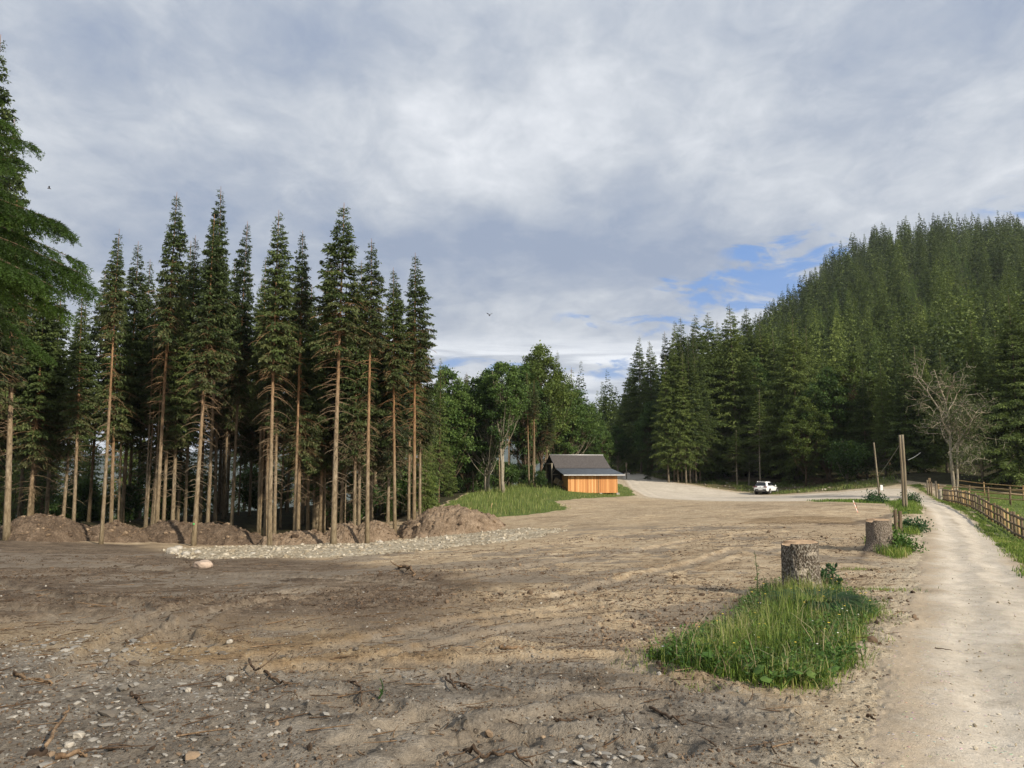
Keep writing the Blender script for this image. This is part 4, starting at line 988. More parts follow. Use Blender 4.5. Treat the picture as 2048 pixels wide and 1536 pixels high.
# ------------------------------------------------------------------ dirt mounds
def mound(name, px, py, half_px, top_py, ry, mat, label, seed, lobes=(), Y=None, rot=0.0):
    c = G(px, py); Y = c[1]+ry*.55; cx = (px-1024)/F*Y; rx = half_px/F*Y
    top = P(px, top_py, Y)[2]; h = top-float(H0(np.array([cx]), np.array([Y]))[0])
    nu, nv = 170, 110
    u = np.linspace(-1.25, 1.25, nu); v = np.linspace(-1.3, 1.3, nv); U, Vv = np.meshgrid(u, v, indexing='ij')
    X = U*rx; Yy = Vv*ry
    wob = fbm(X*.7+seed, Yy*.7, 4, seed)*.33
    r = np.hypot(U, Vv)+wob
    sh = np.clip(1-r**2, -.4, 1); sh = np.where(sh > 0, sh**.8, sh)
    hh = sh*h
    for (lu, lh, lw) in lobes: hh = np.maximum(hh, h*lh*np.clip(1-((U-lu)/lw)**2-(Vv+wob)**2, -.4, 1))
    hh += (fbm(X*1.8, Yy*1.8, 4, seed+3)*.14+np.abs(fbm(X*4.5, Yy*4.5, 4, seed+5))*.20+fbm(X*9, Yy*9, 2, seed+8)*.06)*np.clip(sh*3, 0, 1)
    wx = cx+X*math.cos(rot)-Yy*math.sin(rot); wy = Y+X*math.sin(rot)+Yy*math.cos(rot)
    z = H0(wx, wy)+hh-.06
    i = np.arange(nu-1)[:, None]*nv; j = np.arange(nv-1)[None]
    Q = np.stack([i+j, i+nv+j, i+nv+j+1, i+j+1], -1).reshape(-1, 4)
    o = mk(name, np.stack([wx, wy, z], -1).reshape(-1, 3), Q, mat, None, None, True)
    tag(o, label, 'dirt mound', 'dirt mounds along the spruce stand'); return o
MD = 'dirt_mound'
M_LIT = []
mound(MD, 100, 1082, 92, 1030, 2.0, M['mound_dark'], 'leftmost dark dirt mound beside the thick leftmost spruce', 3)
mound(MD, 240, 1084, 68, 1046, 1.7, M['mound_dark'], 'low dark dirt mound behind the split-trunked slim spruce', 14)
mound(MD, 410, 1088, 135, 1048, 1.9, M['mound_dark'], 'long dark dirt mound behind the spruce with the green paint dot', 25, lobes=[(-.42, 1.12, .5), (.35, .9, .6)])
mound(MD, 612, 1090, 90, 1064, 1.5, M['mound'], 'lowest flat dirt mound between the long one and the pointed pair', 36)
mound(MD, 694, 1087, 46, 1048, 1.5, M['mound'], 'small rounded dirt mound right behind the thickest middle spruce', 47)
mound(MD, 752, 1084, 52, 1042, 1.6, M['mound'], 'small pointed dirt mound right of the thickest middle spruce', 58)
mound(MD, 896, 1071, 106, 1015, 2.6, M['mound'], 'largest dirt mound, reddish and flat-topped, beside the green meadow', 69, lobes=[(-.15, 1.0, .55)])

MOUNDS = [o for o in COL.objects if o.name.startswith('dirt_mound')]
def mound_litter():
    g_ = np.random.default_rng(9); mb = MB(); mb2 = MB(); v, f = ico()
    for o in MOUNDS:
        n = len(o.data.vertices); co_ = np.empty(n*3, np.float32); o.data.vertices.foreach_get('co', co_); co_ = co_.reshape(-1, 3)
        up = co_[co_[:, 2] > H0(co_[:, 0], co_[:, 1])+.12]
        for k in range(int(26+len(up)/260)):
            c = up[g_.integers(len(up))]; L = g_.uniform(.2, .9); a = g_.uniform(0, 6.28); e_ = g_.uniform(-.5, .6); s_ = np.linspace(-.4, .6, 4)
            mb.tube(np.stack([c[0]+math.cos(a)*L*s_, c[1]+math.sin(a)*L*s_*.6, c[2]+.03+L*(e_*s_-.3*s_**2)], 1), g_.uniform(.006, .016)*np.array([1, .9, .7, .3]), 4, False)
        for k in range(int(len(up)/55)):
            c = up[g_.integers(len(up))]; r = math.exp(g_.normal(-2.9, .5)); mb2.add(v*(1+g_.uniform(-.3, .3, (len(v), 1)))*np.array([r, r*.8, r*.6])+c, None, f, g_.uniform(.1, .9))
    tag(mb.build('root_litter', M['wood_dry'], None, True), 'broken roots and sticks poking out of the dirt mounds', 'roots', None, 'stuff')
    tag(mb2.build('earth_lumps', M['clod'], None, False), 'lumps of earth and small stones on the dirt mounds', 'soil', None, 'stuff')
MOUND_LITTER = mound_litter
# ------------------------------------------------------------------ stones, clods and litter
ICO = None
def ico():
    global ICO
    if ICO is None:
        bm = bmesh.new(); bmesh.ops.create_icosphere(bm, subdivisions=1, radius=1); bm.verts.ensure_lookup_table()
        ICO = (np.array([v.co[:] for v in bm.verts]), np.array([[v.index for v in f.verts] for f in bm.faces])); bm.free()
    return ICO
MOUND_LITTER()
def scatter_rocks(name, pts, size, flat, mat, label, cat, g, sink=.3, smooth=False, tint=None):
    v, f = ico(); n = len(pts); nv = len(v)
    k = 1+g.uniform(-.28, .28, (n, nv))
    sc = np.stack([size*g.uniform(.7, 1.4, n), size*g.uniform(.55, 1.0, n), size*flat*g.uniform(.6, 1.3, n)], 1)
    W = v[None]*k[..., None]*sc[:, None]
    a = g.uniform(0, 6.28, n); ti = g.normal(size=n)*.18
    ca, sa = np.cos(a)[:, None], np.sin(a)[:, None]
    X = W[..., 0]*ca-W[..., 1]*sa; Y = W[..., 0]*sa+W[..., 1]*ca; Z = W[..., 2]+X*ti[:, None]
    z = Hs(pts[:, 0], pts[:, 1])+sc[:, 2]*(1-sink*2)
    V = np.stack([X+pts[:, :1], Y+pts[:, 1:2], Z+z[:, None]], -1).reshape(-1, 3)
    T = (f[None]+np.arange(n)[:, None, None]*nv).reshape(-1, 3)
    tt = np.repeat(g.uniform(0, 1, n) if tint is None else tint, nv)
    o = mk(name, V, None, mat, None, {'tint': tt}, smooth, T)
    if label: tag(o, label, cat, None, 'stuff')
    return o
def pts_in(pl, n, g, soft=.3, bias=None):
    lo = pl.min(0)-soft; hi = pl.max(0)+soft; out = []; tot = 0
    while tot < n:
        p = g.uniform(lo, hi, (n*3, 2)); d = sdf(p[:, 0], p[:, 1], pl)
        ok = g.random(len(p)) < 1-sstep(-soft, soft, d+fbm(p[:, 0]*1.5, p[:, 1]*1.5, 3, 81)*soft)
        if bias is not None: ok &= g.random(len(p)) < bias(p)
        out.append(p[ok]); tot += int(ok.sum())
        if len(out) > 60: break
    return np.concatenate(out)[:n]
g = np.random.default_rng(41)
nearer = lambda p: np.clip(9/np.maximum(np.hypot(p[:, 0], p[:, 1]), 1)-.35, .02, 1)
p = pts_in(STONES, 2700, g, .9)
scatter_rocks('slate_chips', p, np.exp(g.normal(-4.1, .5, len(p))).clip(.006, .06), .34, M['slate'], 'flat grey slate chips strewn over the near left ground', 'stones', g)
AREA = poly((-500,1120),(300,1110),(1000,1090),(1600,1040),(1830,1060),(1800,1200),(1690,1400),(1640,1700),(-600,1700))
p = pts_in(AREA, 5200, g, .5, nearer)
scatter_rocks('pebbles', p, np.exp(g.normal(-4.85, .5, len(p))).clip(.004, .035), .6, M['slate'], 'small pale pebbles scattered over the cleared ground', 'stones', g)
CHIP2 = poly((1100,1490),(1250,1470),(1330,1480),(1320,1540),(1200,1600),(1080,1560))
p = pts_in(CHIP2, 130, g, .2)
scatter_rocks('slate_chips', p, np.exp(g.normal(-3.75, .35, len(p))).clip(.01, .05), .3, M['slate'], 'cluster of flat slate chips at the bottom centre edge', 'stones', g)
p = pts_in(ROAD, 6500, g, .3, lambda p: np.clip(8/np.maximum(np.hypot(p[:, 0], p[:, 1]), 1)-.25, .0, 1)*(p[:, 1] > 2)*np.clip(.12+np.exp(-((sdf(p[:, 0], p[:, 1], ROAD)+1.35)/.3)**2)+.5*np.exp(-((sdf(p[:, 0], p[:, 1], ROAD)+.1)/.35)**2), 0, 1))
scatter_rocks('road_grit', p, np.exp(g.normal(-4.75, .45, len(p))).clip(.004, .028), .7, M['chalk'], 'loose grit and small stones on the gravel road', 'stones', g, .35)
p = pts_in(GRAVEL, 9000, g, .35)
scatter_rocks('white_rubble', p, np.exp(g.normal(-3.45, .5, len(p))).clip(.015, .12), .7, M['chalk'], 'pale broken rubble spread along the foot of the dirt mounds', 'stones', g, .2)
rough_b = lambda p: sstep(.42, .68, vnoise((p[:, 0])*.45, (p[:, 1])*.45, 55))*np.clip(14/np.maximum(np.hypot(p[:, 0], p[:, 1]), 1)-.3, .05, 1)*(1-.75*masks(p[:, 0], p[:, 1])['grey'])
p = pts_in(AREA, 17000, g, .4, rough_b)
mm = masks(p[:, 0], p[:, 1])
scatter_rocks('earth_clods', p, np.exp(g.normal(-4.65, .55, len(p))).clip(.006, .06), .75, M['clod'], 'crumbled clods of turned earth along the wheel ruts', 'soil', g, .3, tint=np.clip(g.uniform(.0, .95, len(p))*(1-.6*mm['dark'])-.1*mm['grey'], 0, 1))
p = pts_in(AREA, 26000, g, .3, lambda p: np.clip(10/np.maximum(np.hypot(p[:, 0], p[:, 1]), 1)-.45, .0, 1)*(.15+sstep(.45, .6, vnoise(p[:, 0]*1.6, p[:, 1]*2.6, 33))))
scatter_rocks('soil_crumbs', p, np.exp(g.normal(-5.1, .4, len(p))).clip(.003, .016), .7, M['clod'], 'fine dark crumbs of soil and bark on the near ground', 'soil', g, .25, tint=g.uniform(0, .6, len(p)))
# twigs
def twigs(pts, lo, hi, r, g):
    mb = MB()
    z = Hs(pts[:, 0], pts[:, 1])
    for (x, y), z0 in zip(pts, z):
        L = g.uniform(lo, hi)*g.uniform(.5, 1); a = g.uniform(0, 6.28) if g.random() < .4 else g.normal()*.5
        up = abs(g.normal())*.12; s = np.linspace(-.5, .5, 4); b = g.normal()*.15
        q = np.stack([x+math.cos(a)*L*s-math.sin(a)*b*L*s**2, y+math.sin(a)*L*s+math.cos(a)*b*L*s**2, z0+.012+up*L*(s+.5)+.0*s], 1)
        mb.tube(q, r*g.uniform(.5, 1.2)*np.array([1, .9, .75, .4]), 4, False)
    return mb
p = pts_in(AREA, 2600, g, .3, lambda p: np.clip(16/np.maximum(np.hypot(p[:, 0], p[:, 1]), 1)-.2, .05, 1))
tag(twigs(p, .05, .42, .005, g).build('twig_litter', M['wood_root'], None, True), 'thin dark twigs and root ends littering the bare ground', 'twigs', None, 'stuff')
p = pts_in(AREA, 700, g, .3, lambda p: np.clip(16/np.maximum(np.hypot(p[:, 0], p[:, 1]), 1)-.2, .05, 1))
tag(twigs(p, .10, .45, .006, g).build('straw_litter', M['wood_dry'], None, True), 'pale dry splinters and straw littering the bare ground', 'twigs', None, 'stuff')

def stick(pxs, r, label, mat='wood_dry', lift=.02, group=None, name='stick', forks=0, cat='stick', arch=.0):
    w = np.array([ground_pt(*q) for q in pxs]); w[:, 2] += lift
    t = np.linspace(0, len(w)-1, 4*len(w)); q = np.stack([np.interp(t, np.arange(len(w)), w[:, i]) for i in range(3)], 1)
    q[1:-1] += rng.normal(size=q[1:-1].shape)*r*.6; q[:, 2] += arch*np.sin(np.linspace(0, PI, len(q)))
    mb = MB(); mb.tube(q, np.linspace(r, r*.45, len(q)), 7, True, noise=.12)
    for k in range(forks):
        i = rng.integers(2, len(q)-2); d = unit(q[i+1]-q[i]); n = unit(np.cross(d, [0, 0, 1.0]))*rng.choice([-1, 1]); L = rng.uniform(.15, .4)*np.linalg.norm(q[-1]-q[0])
        s = np.linspace(0, 1, 5)[:, None]; mb.tube(q[i]+(d*.7+n*.8)*L*s+np.array([0, 0, .25])*L*s**2, np.linspace(r*.5, r*.15, 5), 5, False)
    return tag(mb.build(name, M[mat], None, True), label, cat, group)
stick([(798,1137),(818,1148),(826,1157)], .045, 'thick broken branch lying pale on the brown soil in front of the white gravel', arch=.12, forks=1)
stick([(826,1158),(848,1165)], .03, 'thinner pale piece right below the thick broken branch', forks=1)
stick([(1000,1302),(1030,1304),(1068,1301)], .022, 'straight pale stick lying level in the middle of the bare ground')
stick([(928,1500),(945,1512),(965,1525),(1000,1531),(1030,1528),(1066,1540)], .013, 'long crooked dark root at the bottom edge, ending pale on the right', 'wood_root', name='root', forks=3, cat='root')
stick([(1385,1256),(1410,1252),(1450,1247)], .03, 'reddish brown branch poking out of the left side of the grass patch', 'wood_dry', forks=2)
stick([(892,1360),(915,1385)], .010, 'left of two thin crossed stems on the grey silt', 'wood_root', lift=.03)
stick([(895,1357),(912,1383)], .008, 'right of two thin crossed stems on the grey silt', 'wood_root', lift=.05)
stick([(922,1367),(946,1378)], .014, 'short dark root piece right of the two thin stems', 'wood_root', name='root', cat='root', forks=1)
stick([(695,1375),(723,1387),(722,1412)], .009, 'hooked dark twig left of the small green seedling', 'wood_root', forks=1)
stick([(1108,1432),(1140,1438),(1158,1446)], .011, 'dark crumbly root right of centre on the grey silt', 'wood_root', name='root', cat='root', forks=2)
stick([(1180,1445),(1207,1462)], .011, 'thin dark twig just right of the crumbly root', 'wood_root')
stick([(1300,1420),(1345,1440),(1372,1455)], .012, 'thin bent twig at the right edge of the grey silt', 'wood_root', forks=1)
stick([(498,1345),(508,1362),(520,1366)], .012, 'dark forked root standing up at the edge of the stony ground', 'wood_root', lift=.06, name='root', cat='root', forks=2)
stick([(528,1366),(560,1375),(580,1380)], .013, 'torn dark root with split end right of the stony ground', 'wood_root', name='root', cat='root', forks=3)
stick([(262,1395),(285,1415)], .014, 'short dark root among the slate chips', 'wood_root', name='root', cat='root', forks=1)
stick([(28,1352),(68,1368),(105,1372)], .016, 'pale branch lying across the left end of the stony ground', forks=2)
stick([(110,1522),(155,1515),(172,1516)], .018, 'pale forked branch at the bottom left corner among stones', forks=2)
stick([(90,1520),(130,1455),(136,1440)], .012, 'long thin brown cane rising over the bottom left stones', lift=.08)
stick([(252,1282),(267,1306)], .014, 'short pale stick stuck beside the orange soil patch')
stick([(1315,1330),(1335,1345),(1368,1352)], .016, 'dark branch along the front left foot of the grass patch', 'wood_root', forks=2)
stick([(1870,1300),(1905,1305)], .006, 'thin curved straw lying on the gravel road', 'wood_root')
stick([(1735,1435),(1752,1442)], .012, 'small dark twig at the left edge of the road', 'wood_root')
# rubble and stones that stand out
def rock(px, py, w, hgt, label, mat='stone', depth=.8, seed=1, cat='rock'):
    bm = bmesh.new(); bmesh.ops.create_icosphere(bm, subdivisions=3, radius=1)
    g_ = np.random.default_rng(seed); off = g_.uniform(0, 9, 3)
    x, y, z = ground_pt(px, py); s = w/2/F*y; h = hgt/F*y
    for v in bm.verts:
        c = np.array(v.co[:]); n = .25*float(fbm(np.array([c[0]*1.3+off[0]]), np.array([c[1]*1.3+c[2]*.9+off[1]]), 4, seed)[0])
        c = np.sign(c)*np.abs(c)**.8*(1+n*1.6); v.co = (c[0]*s, c[1]*s*depth, c[2]*h*.62)
    me = bpy.data.meshes.new('rock'); bm.to_mesh(me); bm.free(); me.materials.append(M[mat])
    o = bpy.data.objects.new('rock', me); COL.objects.link(o); o.location = (x, y, z+h*.35); o.rotation_euler = (0, 0, g_.uniform(-.4, .4)); tag(o, label, cat); return o
rock(409, 1136, 36, 15, 'pinkish pale boulder lying alone in front of the white gravel tip', 'pink_stone', seed=2)
rock(459, 1291, 13, 8, 'white stone alone on the orange soil patch', seed=3)
rock(268, 1334, 18, 8, 'bluish grey slab at the top edge of the stony ground', 'slate', seed=4)
rock(459, 1372, 15, 10, 'pale angular stone right of the slate chips', seed=5)
rock(376, 1389, 12, 9, 'rounded pale stone in a small row at the edge of the slate chips', seed=6)
rock(157, 1475, 24, 12, 'large pinkish flat stone in the bottom left', seed=7)
rock(137, 1496, 18, 11, 'whitest flat stone in the bottom left', seed=8)
rock(232, 1502, 30, 10, 'long grey slab right of the bottom left stones', 'slate', seed=9)
rock(75, 1510, 36, 13, 'big brown slab at the bottom left', 'clod', seed=10)
rock(534, 1426, 9, 9, 'egg-shaped yellowish stone standing out on dark silt', seed=11)
rock(629, 1472, 25, 5, 'thin pale bluish slate flake on the grey silt', 'slate', seed=12)
rock(1088, 1402, 16, 4, 'flat white stone beside the dark root bits at centre right', seed=13)
rock(1195, 1502, 16, 10, 'orange-pink stone amid the bottom slate cluster', seed=14)
rock(1668, 1459, 13, 5, 'flat white stone at the bottom left of the road', seed=15)
rock(1512, 981, 6, 3, 'white stone on the verge left of the car', seed=16)
for i, (px, py, w, h) in enumerate([(345,1108,22,12),(372,1111,18,9),(356,1100,16,8),(395,1108,14,8),(505,1112,12,6),(545,1090,10,6),(760,1086,12,6),(810,1075,11,6)]):
    o = rock(px, py, w, h, 'chunky white block in the pale gravel strip', seed=20+i); o['group'] = 'white blocks in the gravel strip'

p = pts_in(BANK, 420, g, .3, lambda p: np.exp(-((p[:, 0]-38)/9)**2)+.06)
scatter_rocks('bank_stones', p, np.exp(g.normal(-2.6, .5, len(p))).clip(.02, .22), .6, M['chalk'], 'pale stones and rubble along the foot of the wooded bank', 'stones', g, .2)
p = pts_in(BANK, 500, g, .3)
tag(twigs(p, .3, 1.6, .02, g).build('brash_litter', M['wood_dry'], None, True), 'dry brown brash and branch ends strewn over the bank under the forest', 'twigs', None, 'stuff')
def stake(px, py, top, label):
    c = ground_pt(px, py); h = P(px, top, c[1])[2]-c[2]; mb = MB(); mb.tube([[0, 0, -.1], [.04*h, 0, h*.6], [.16*h, 0, h]], [.035, .032, .028], 6, noise=.1); o = mb.build('marker_stake', M['wood_fresh'], None, True); o.location = c; tag(o, label, 'stake')
stake(982, 1022, 1006, 'taller pale stake with a bent top in the meadow grass')
stake(940, 1026, 1015, 'short pale stake in the meadow beside the largest dirt mound')
# ------------------------------------------------------------------ grass and herbs
def blades(name, pts, hmin, hmax, w, mat, label, g, lean=.45, tint=(0, 1), hf=None, cat='grass', kind='stuff', segs=2):
    n = len(pts); z = Hs(pts[:, 0], pts[:, 1])-.01
    h = g.uniform(hmin, hmax, n)*(hf(pts) if hf is not None else 1)
    a = g.uniform(0, 6.28, n); la = g.uniform(0, 6.28, n); ln = np.abs(g.normal(size=n))*lean*h
    b = np.stack([pts[:, 0], pts[:, 1], z], 1); s = np.stack([np.cos(a), np.sin(a), 0*a], 1)*(w*g.uniform(.6, 1.4, n))[:, None]*.5
    ld = np.stack([np.cos(la), np.sin(la), 0*la], 1)*ln[:, None]
    up = np.stack([0*a, 0*a, h], 1)
    m1 = b+up*.5+ld*.25; m2 = b+up*.85+ld*.65; tip = b+up*1.0*(1-.15*np.minimum(ln/h, 1))[:, None]+ld*1.15
    V = np.stack([b-s, b+s, m1+s*.85, m1-s*.85, m2+s*.5, m2-s*.5, tip], 1).reshape(-1, 3)
    o = np.arange(n)[:, None]*7
    Q = np.concatenate([o+np.array([[0, 1, 2, 3]]), o+np.array([[3, 2, 4, 5]])]); T = o+np.array([[5, 4, 6]])
    t = np.clip(g.uniform(tint[0], tint[1], n)+fbm(pts[:, 0]*1.7, pts[:, 1]*1.7, 3, 3)*.6, 0, 1)
    ob = mk(name, V, Q, M[mat], None, {'tint': np.repeat(t, 7)}, False, T)
    return tag(ob, label, cat, None, kind)
def herbs(name, pts, hmax, leaf, mat, label, g, per=7, cat='plants', kind='stuff'):
    n = len(pts); z = Hs(pts[:, 0], pts[:, 1]); I = np.repeat(np.arange(n), per)
    hh = hmax*g.uniform(.4, 1, n)
    p = np.stack([pts[I, 0], pts[I, 1], z[I]+hh[I]*g.uniform(.1, 1, len(I))], 1)
    a = g.uniform(0, 6.28, len(I)); d = unit(np.stack([np.cos(a), np.sin(a), g.uniform(-.2, .8, len(I))], 1))
    l = leaf*g.uniform(.6, 1.4, len(I)); V = kites(p, d, l, l*g.uniform(.35, .6, len(I)), (.3, 1.0), g)
    st = kites(np.stack([pts[:, 0], pts[:, 1], z], 1), unit(np.stack([g.normal(size=n)*.15, g.normal(size=n)*.15, np.ones(n)], 1)), hh*1.05, np.full(n, .012), None, g)
    t = np.concatenate([np.repeat(g.uniform(.15, .9, len(I)), 4), np.full(n*4, .4)]); V = np.concatenate([V, st])
    return tag(mk(name, V, np.arange(len(V)).reshape(-1, 4), M[mat], None, {'tint': t}), label, cat, None, kind)
g = np.random.default_rng(61)
core = lambda p: (.40+.75*sstep(0, -.9, sdf(p[:, 0], p[:, 1], PATCH)))*(.6+.75*vnoise(p[:, 0]*2.3, p[:, 1]*2.3, 88))
p = pts_in(PATCH, 26000, g, .12)
blades('grass_patch', p, .10, .34, .008, 'grass', 'tall green grass patch around the nearest stump', g, .5, (.0, .85), core)
p = pts_in(PATCH, 2300, g, .14)
herbs('meadow_herbs', p, .24, .045, 'herb', 'small-leaved herbs mixed into the grass patch by the nearest stump', g, 8)
p = pts_in(PATCH, 9000, g, .7); p = p[(sdf(p[:, 0], p[:, 1], PATCH) > -.2) & (sdf(p[:, 0], p[:, 1], PATCH) < .5*vnoise(p[:, 0]*2, p[:, 1]*2, 61)+.02)]
blades('straggling_grass', p, .03, .11, .006, 'grass', 'sparse short grass straggling out from the near grass patch into the soil', g, 1.0, (.1, .9))
p = pts_in(PATCH, 900, g, .2)
blades('dry_stalks', p, .12, .4, .006, 'straw', 'dead straw-coloured stalks lying through the near grass patch', g, 1.1, (.3, 1.0))
p = pts_in(PATCH, 1500, g, .05)
blades('seed_stalks', p, .3, .55, .006, 'grass_dry', 'yellowish seed stalks standing above the near grass patch', g, .25, (.6, 1.0), core)
# broad coltsfoot leaves along the rim
rim = [G(*q) for q in [(1345,1322),(1405,1312),(1490,1318),(1520,1362),(1590,1370),(1600,1352),(1640,1372),(1500,1345),(1470,1300),(1640,1240),(1562,1378),(1420,1342)]]
for i, q in enumerate(rim):
    mb = MB()
    for k in range(5):
        a = g.uniform(0, 6.28); r = g.uniform(.028, .05); c = np.array([q[0]+math.cos(a)*.07*k**.5, q[1]+math.sin(a)*.07*k**.5, 0]); c[2] = zat(c[0], c[1])+g.uniform(.06, .16)
        th = np.linspace(0, 2*PI, 10)[:-1]; rr = r*(1+.15*np.cos(th*5)); til = g.normal(size=2)*.35
        ring = np.stack([c[0]+rr*np.cos(th), c[1]+rr*np.sin(th), c[2]+rr*(np.cos(th)*til[0]+np.sin(th)*til[1])-.012], 1)
        V = np.vstack([c, ring]); jn = np.arange(9); mb.add(V, None, np.stack([np.zeros(9, int), 1+jn, 1+(jn+1) % 9], 1), g.uniform(.5, .9))
        mb.tube([[q[0], q[1], zat(*q)], c], .004, 4, False, .4)
    tag(mb.build('coltsfoot', M['herb']), 'broad-leaved coltsfoot at the rim of the near grass patch', 'plant', 'coltsfoot around the grass patch')
# dark sedge tuft right in front of the nearest stump
q = G(1625, 1215); n = 900
a = g.uniform(0, 6.28, n); rr = np.abs(g.normal(size=n))*.09
def sedge(name, q, n, L, label, mat='sedge'):
    a = g.normal(size=n)*1.9-.6; rr = g.uniform(0, .12, n); b = np.stack([q[0]+np.cos(a)*rr, q[1]+np.sin(a)*rr, np.full(n, zat(*q))], 1)
    out = np.stack([np.cos(a), np.sin(a), 0*a], 1); ln = L*g.uniform(.6, 1.1, n); V = []
    s = np.stack([-np.sin(a), np.cos(a), 0*a], 1)*.006
    pr = []
    for t in (0, .35, .7, 1.0): pr.append(b+out*(ln*.95*t**1.4)[:, None]+np.array([0, 0, 1.0])*(ln*(.95*t-.78*t**2.2))[:, None])
    V = np.stack([pr[0]-s, pr[0]+s, pr[1]+s, pr[1]-s, pr[2]+s*.7, pr[2]-s*.7, pr[3]], 1).reshape(-1, 3); o = np.arange(n)[:, None]*7
    ob = mk(name, V, np.concatenate([o+np.array([[0,1,2,3]]), o+np.array([[3,2,4,5]])]), M[mat], None, {'tint': np.repeat(g.uniform(0, 1, n), 7)}, False, o+np.array([[5,4,6]]))
    return tag(ob, label, 'sedge')
sedge('sedge_tuft', G(1632, 1232), 1300, .85, 'dark green arching sedge tuft in front of the nearest stump')
def weed(px, py, h, label, name='tall_weed', leaf=.09, n=46, top='yellow'):
    x, y, z = ground_pt(px, py); e = empty(name, (x, y, z), 0, label, 'weed'); mb = MB()
    s = np.linspace(0, 1, 8); mb.tube(np.stack([.03*np.sin(s*3), .02*s, h*s], 1), np.linspace(.008, .003, 8), 5); mb.build('stem', M['herb'], e)
    zz = g.uniform(.1, .97, n)*h; aa = np.arange(n)*2.4; L = leaf*(1.2-.7*zz/h)
    b = np.stack([.03*np.sin(zz/h*3), .02*zz/h, zz], 1); d = unit(np.stack([np.cos(aa), np.sin(aa), np.full(n, .45)], 1))
    V = kites(b, d, L*g.uniform(.7, 1.2, n), L*.28, (.2, 1.0), g); mk('leaf_rosette', V, np.arange(len(V)).reshape(-1, 4), M['herb'], e, {'tint': np.repeat(g.uniform(.2, .8, n), 4)})
    return e
weed(1513, 1212, .78, 'tall single weed with upright leafy stem left of the nearest stump')
weed(1530, 1215, .42, 'shorter leafy weed close beside the tall single one', n=40)
weed(757, 1402, .14, 'tiny green seedling alone on the bare grey silt', 'seedling', .05, 8)
def leafbush(name, px, py, R, h, n, leaf, mat, label, cat='bush'):
    x, y, z = ground_pt(px, py); e = empty(name, (x, y, z), 0, label, cat); mb = MB()
    c = unit(g.normal(size=(26, 3)))*g.uniform(.2, 1, (26, 1))**.5; c[:, 2] = np.abs(c[:, 2]); c = c*np.array([R, R, h])
    for q in c: s = np.linspace(0, 1, 4)[:, None]; mb.tube(q*s+np.array([0, 0, .15*h])*np.sin(s*PI), np.linspace(.007, .003, 4), 4, False)
    mb.build('stem', M['wood_root'], e)
    I = g.integers(0, 26, n); p = c[I]*(1-.35*g.random((n, 1)))+g.normal(size=(n, 3))*R*.16; p[:, 2] = np.abs(p[:, 2])
    d = unit(g.normal(size=(n, 3))+np.array([0, 0, .1])); V = kites(p, d, leaf*g.uniform(.6, 1.3, n), leaf*.6*g.uniform(.7, 1.2, n), (.5, 1.0), g)
    mk('foliage', V, np.arange(len(V)).reshape(-1, 4), M[mat], e, {'tint': np.repeat(g.uniform(0, .9, n), 4)}); return e
leafbush('leafy_shrub', 1655, 1182, .33, .48, 420, .10, 'sedge', 'dark leafy shrub hugging the right side of the nearest stump')
leafbush('leafy_shrub', 1795, 1103, .62, .62, 1500, .085, 'herb', 'light green shrub with pale flowers at the foot of the second stump')
leafbush('leafy_shrub', 1752, 1098, .3, .5, 380, .07, 'herb', 'sparse green weed climbing the left front of the second stump')
leafbush('leafy_shrub', 1818, 1063, .75, .42, 1100, .10, 'sedge', 'low spreading shrub in front of the two grey split posts')
leafbush('leafy_shrub', 1820, 1006, .75, .85, 900, .13, 'sedge', 'dark shrub right behind the pair of poles')
leafbush('leafy_shrub', 1748, 1005, 1.0, .75, 900, .13, 'sedge', 'dark shrub around the foot of the leaning pole')
leafbush('leafy_shrub', 1536, 1228, .28, .22, 260, .05, 'sedge', 'dusty small-leaved herb at the left shoulder of the grass patch')
p = np.vstack([pts_in(PATCH2, 2200, g, .1), pts_in(PATCH3, 1400, g, .15), pts_in(PATCH4, 4500, g, .3)])
blades('roadside_grass', p, .10, .3, .014, 'grass', 'short grass around the second stump and the poles', g, .5, (0, .8))
p = pts_in(STRIP, 2500, g, .3)
blades('grass_strip', p, .06, .2, .03, 'grass', 'thin strip of grass between the clearing and the far road', g, .4, (0, .7))
p = pts_in(VERGE, 46000, g, .35, lambda p: np.clip(26/np.maximum(np.hypot(p[:, 0], p[:, 1]), 1), .1, 1))
blades('verge_grass', p, .04, .15, .016, 'grass', 'grass verge between the road and the rail fence', g, .5, (0, .85))
p = pts_in(PASTURE, 42000, g, .3, lambda p: np.clip(30/np.maximum(np.hypot(p[:, 0], p[:, 1]), 1), .1, 1))
blades('pasture_grass', p, .05, .16, .03, 'grass', 'bright green cropped pasture behind the rail fence', g, .4, (.35, .8))
p = pts_in(MEADOW, 42000, g, .35)
blades('meadow_grass', p, .15, .50, .03, 'grass_dry', 'long pale green meadow grass left of the hut', g, .35, (.15, .9), lambda p: .45+.75*sstep(0, -2.0, sdf(p[:, 0], p[:, 1], MEADOW))*(p[:, 0] < 5.5))
p = pts_in(BANK, 9000, g, .6, lambda p: sstep(.42, .62, vnoise(p[:, 0]*.35, p[:, 1]*.35, 71)))
blades('bank_grass', p, .1, .45, .045, 'grass_dry', 'patchy grass and weeds on the bank under the forest edge', g, .5, (0, .8))
for q, r, n in [((1765,1180), .35, 260), ((1710,1140), .2, 140), ((1850,1058), .3, 300)]:
    c = G(*q); p = c+g.normal(size=(n, 2))*r*np.array([1, .4])
    blades('grass_tuft', p, .03, .09, .007, 'grass', 'low grass tuft on the bare soil beside the road', g, .5, (.2, .8))
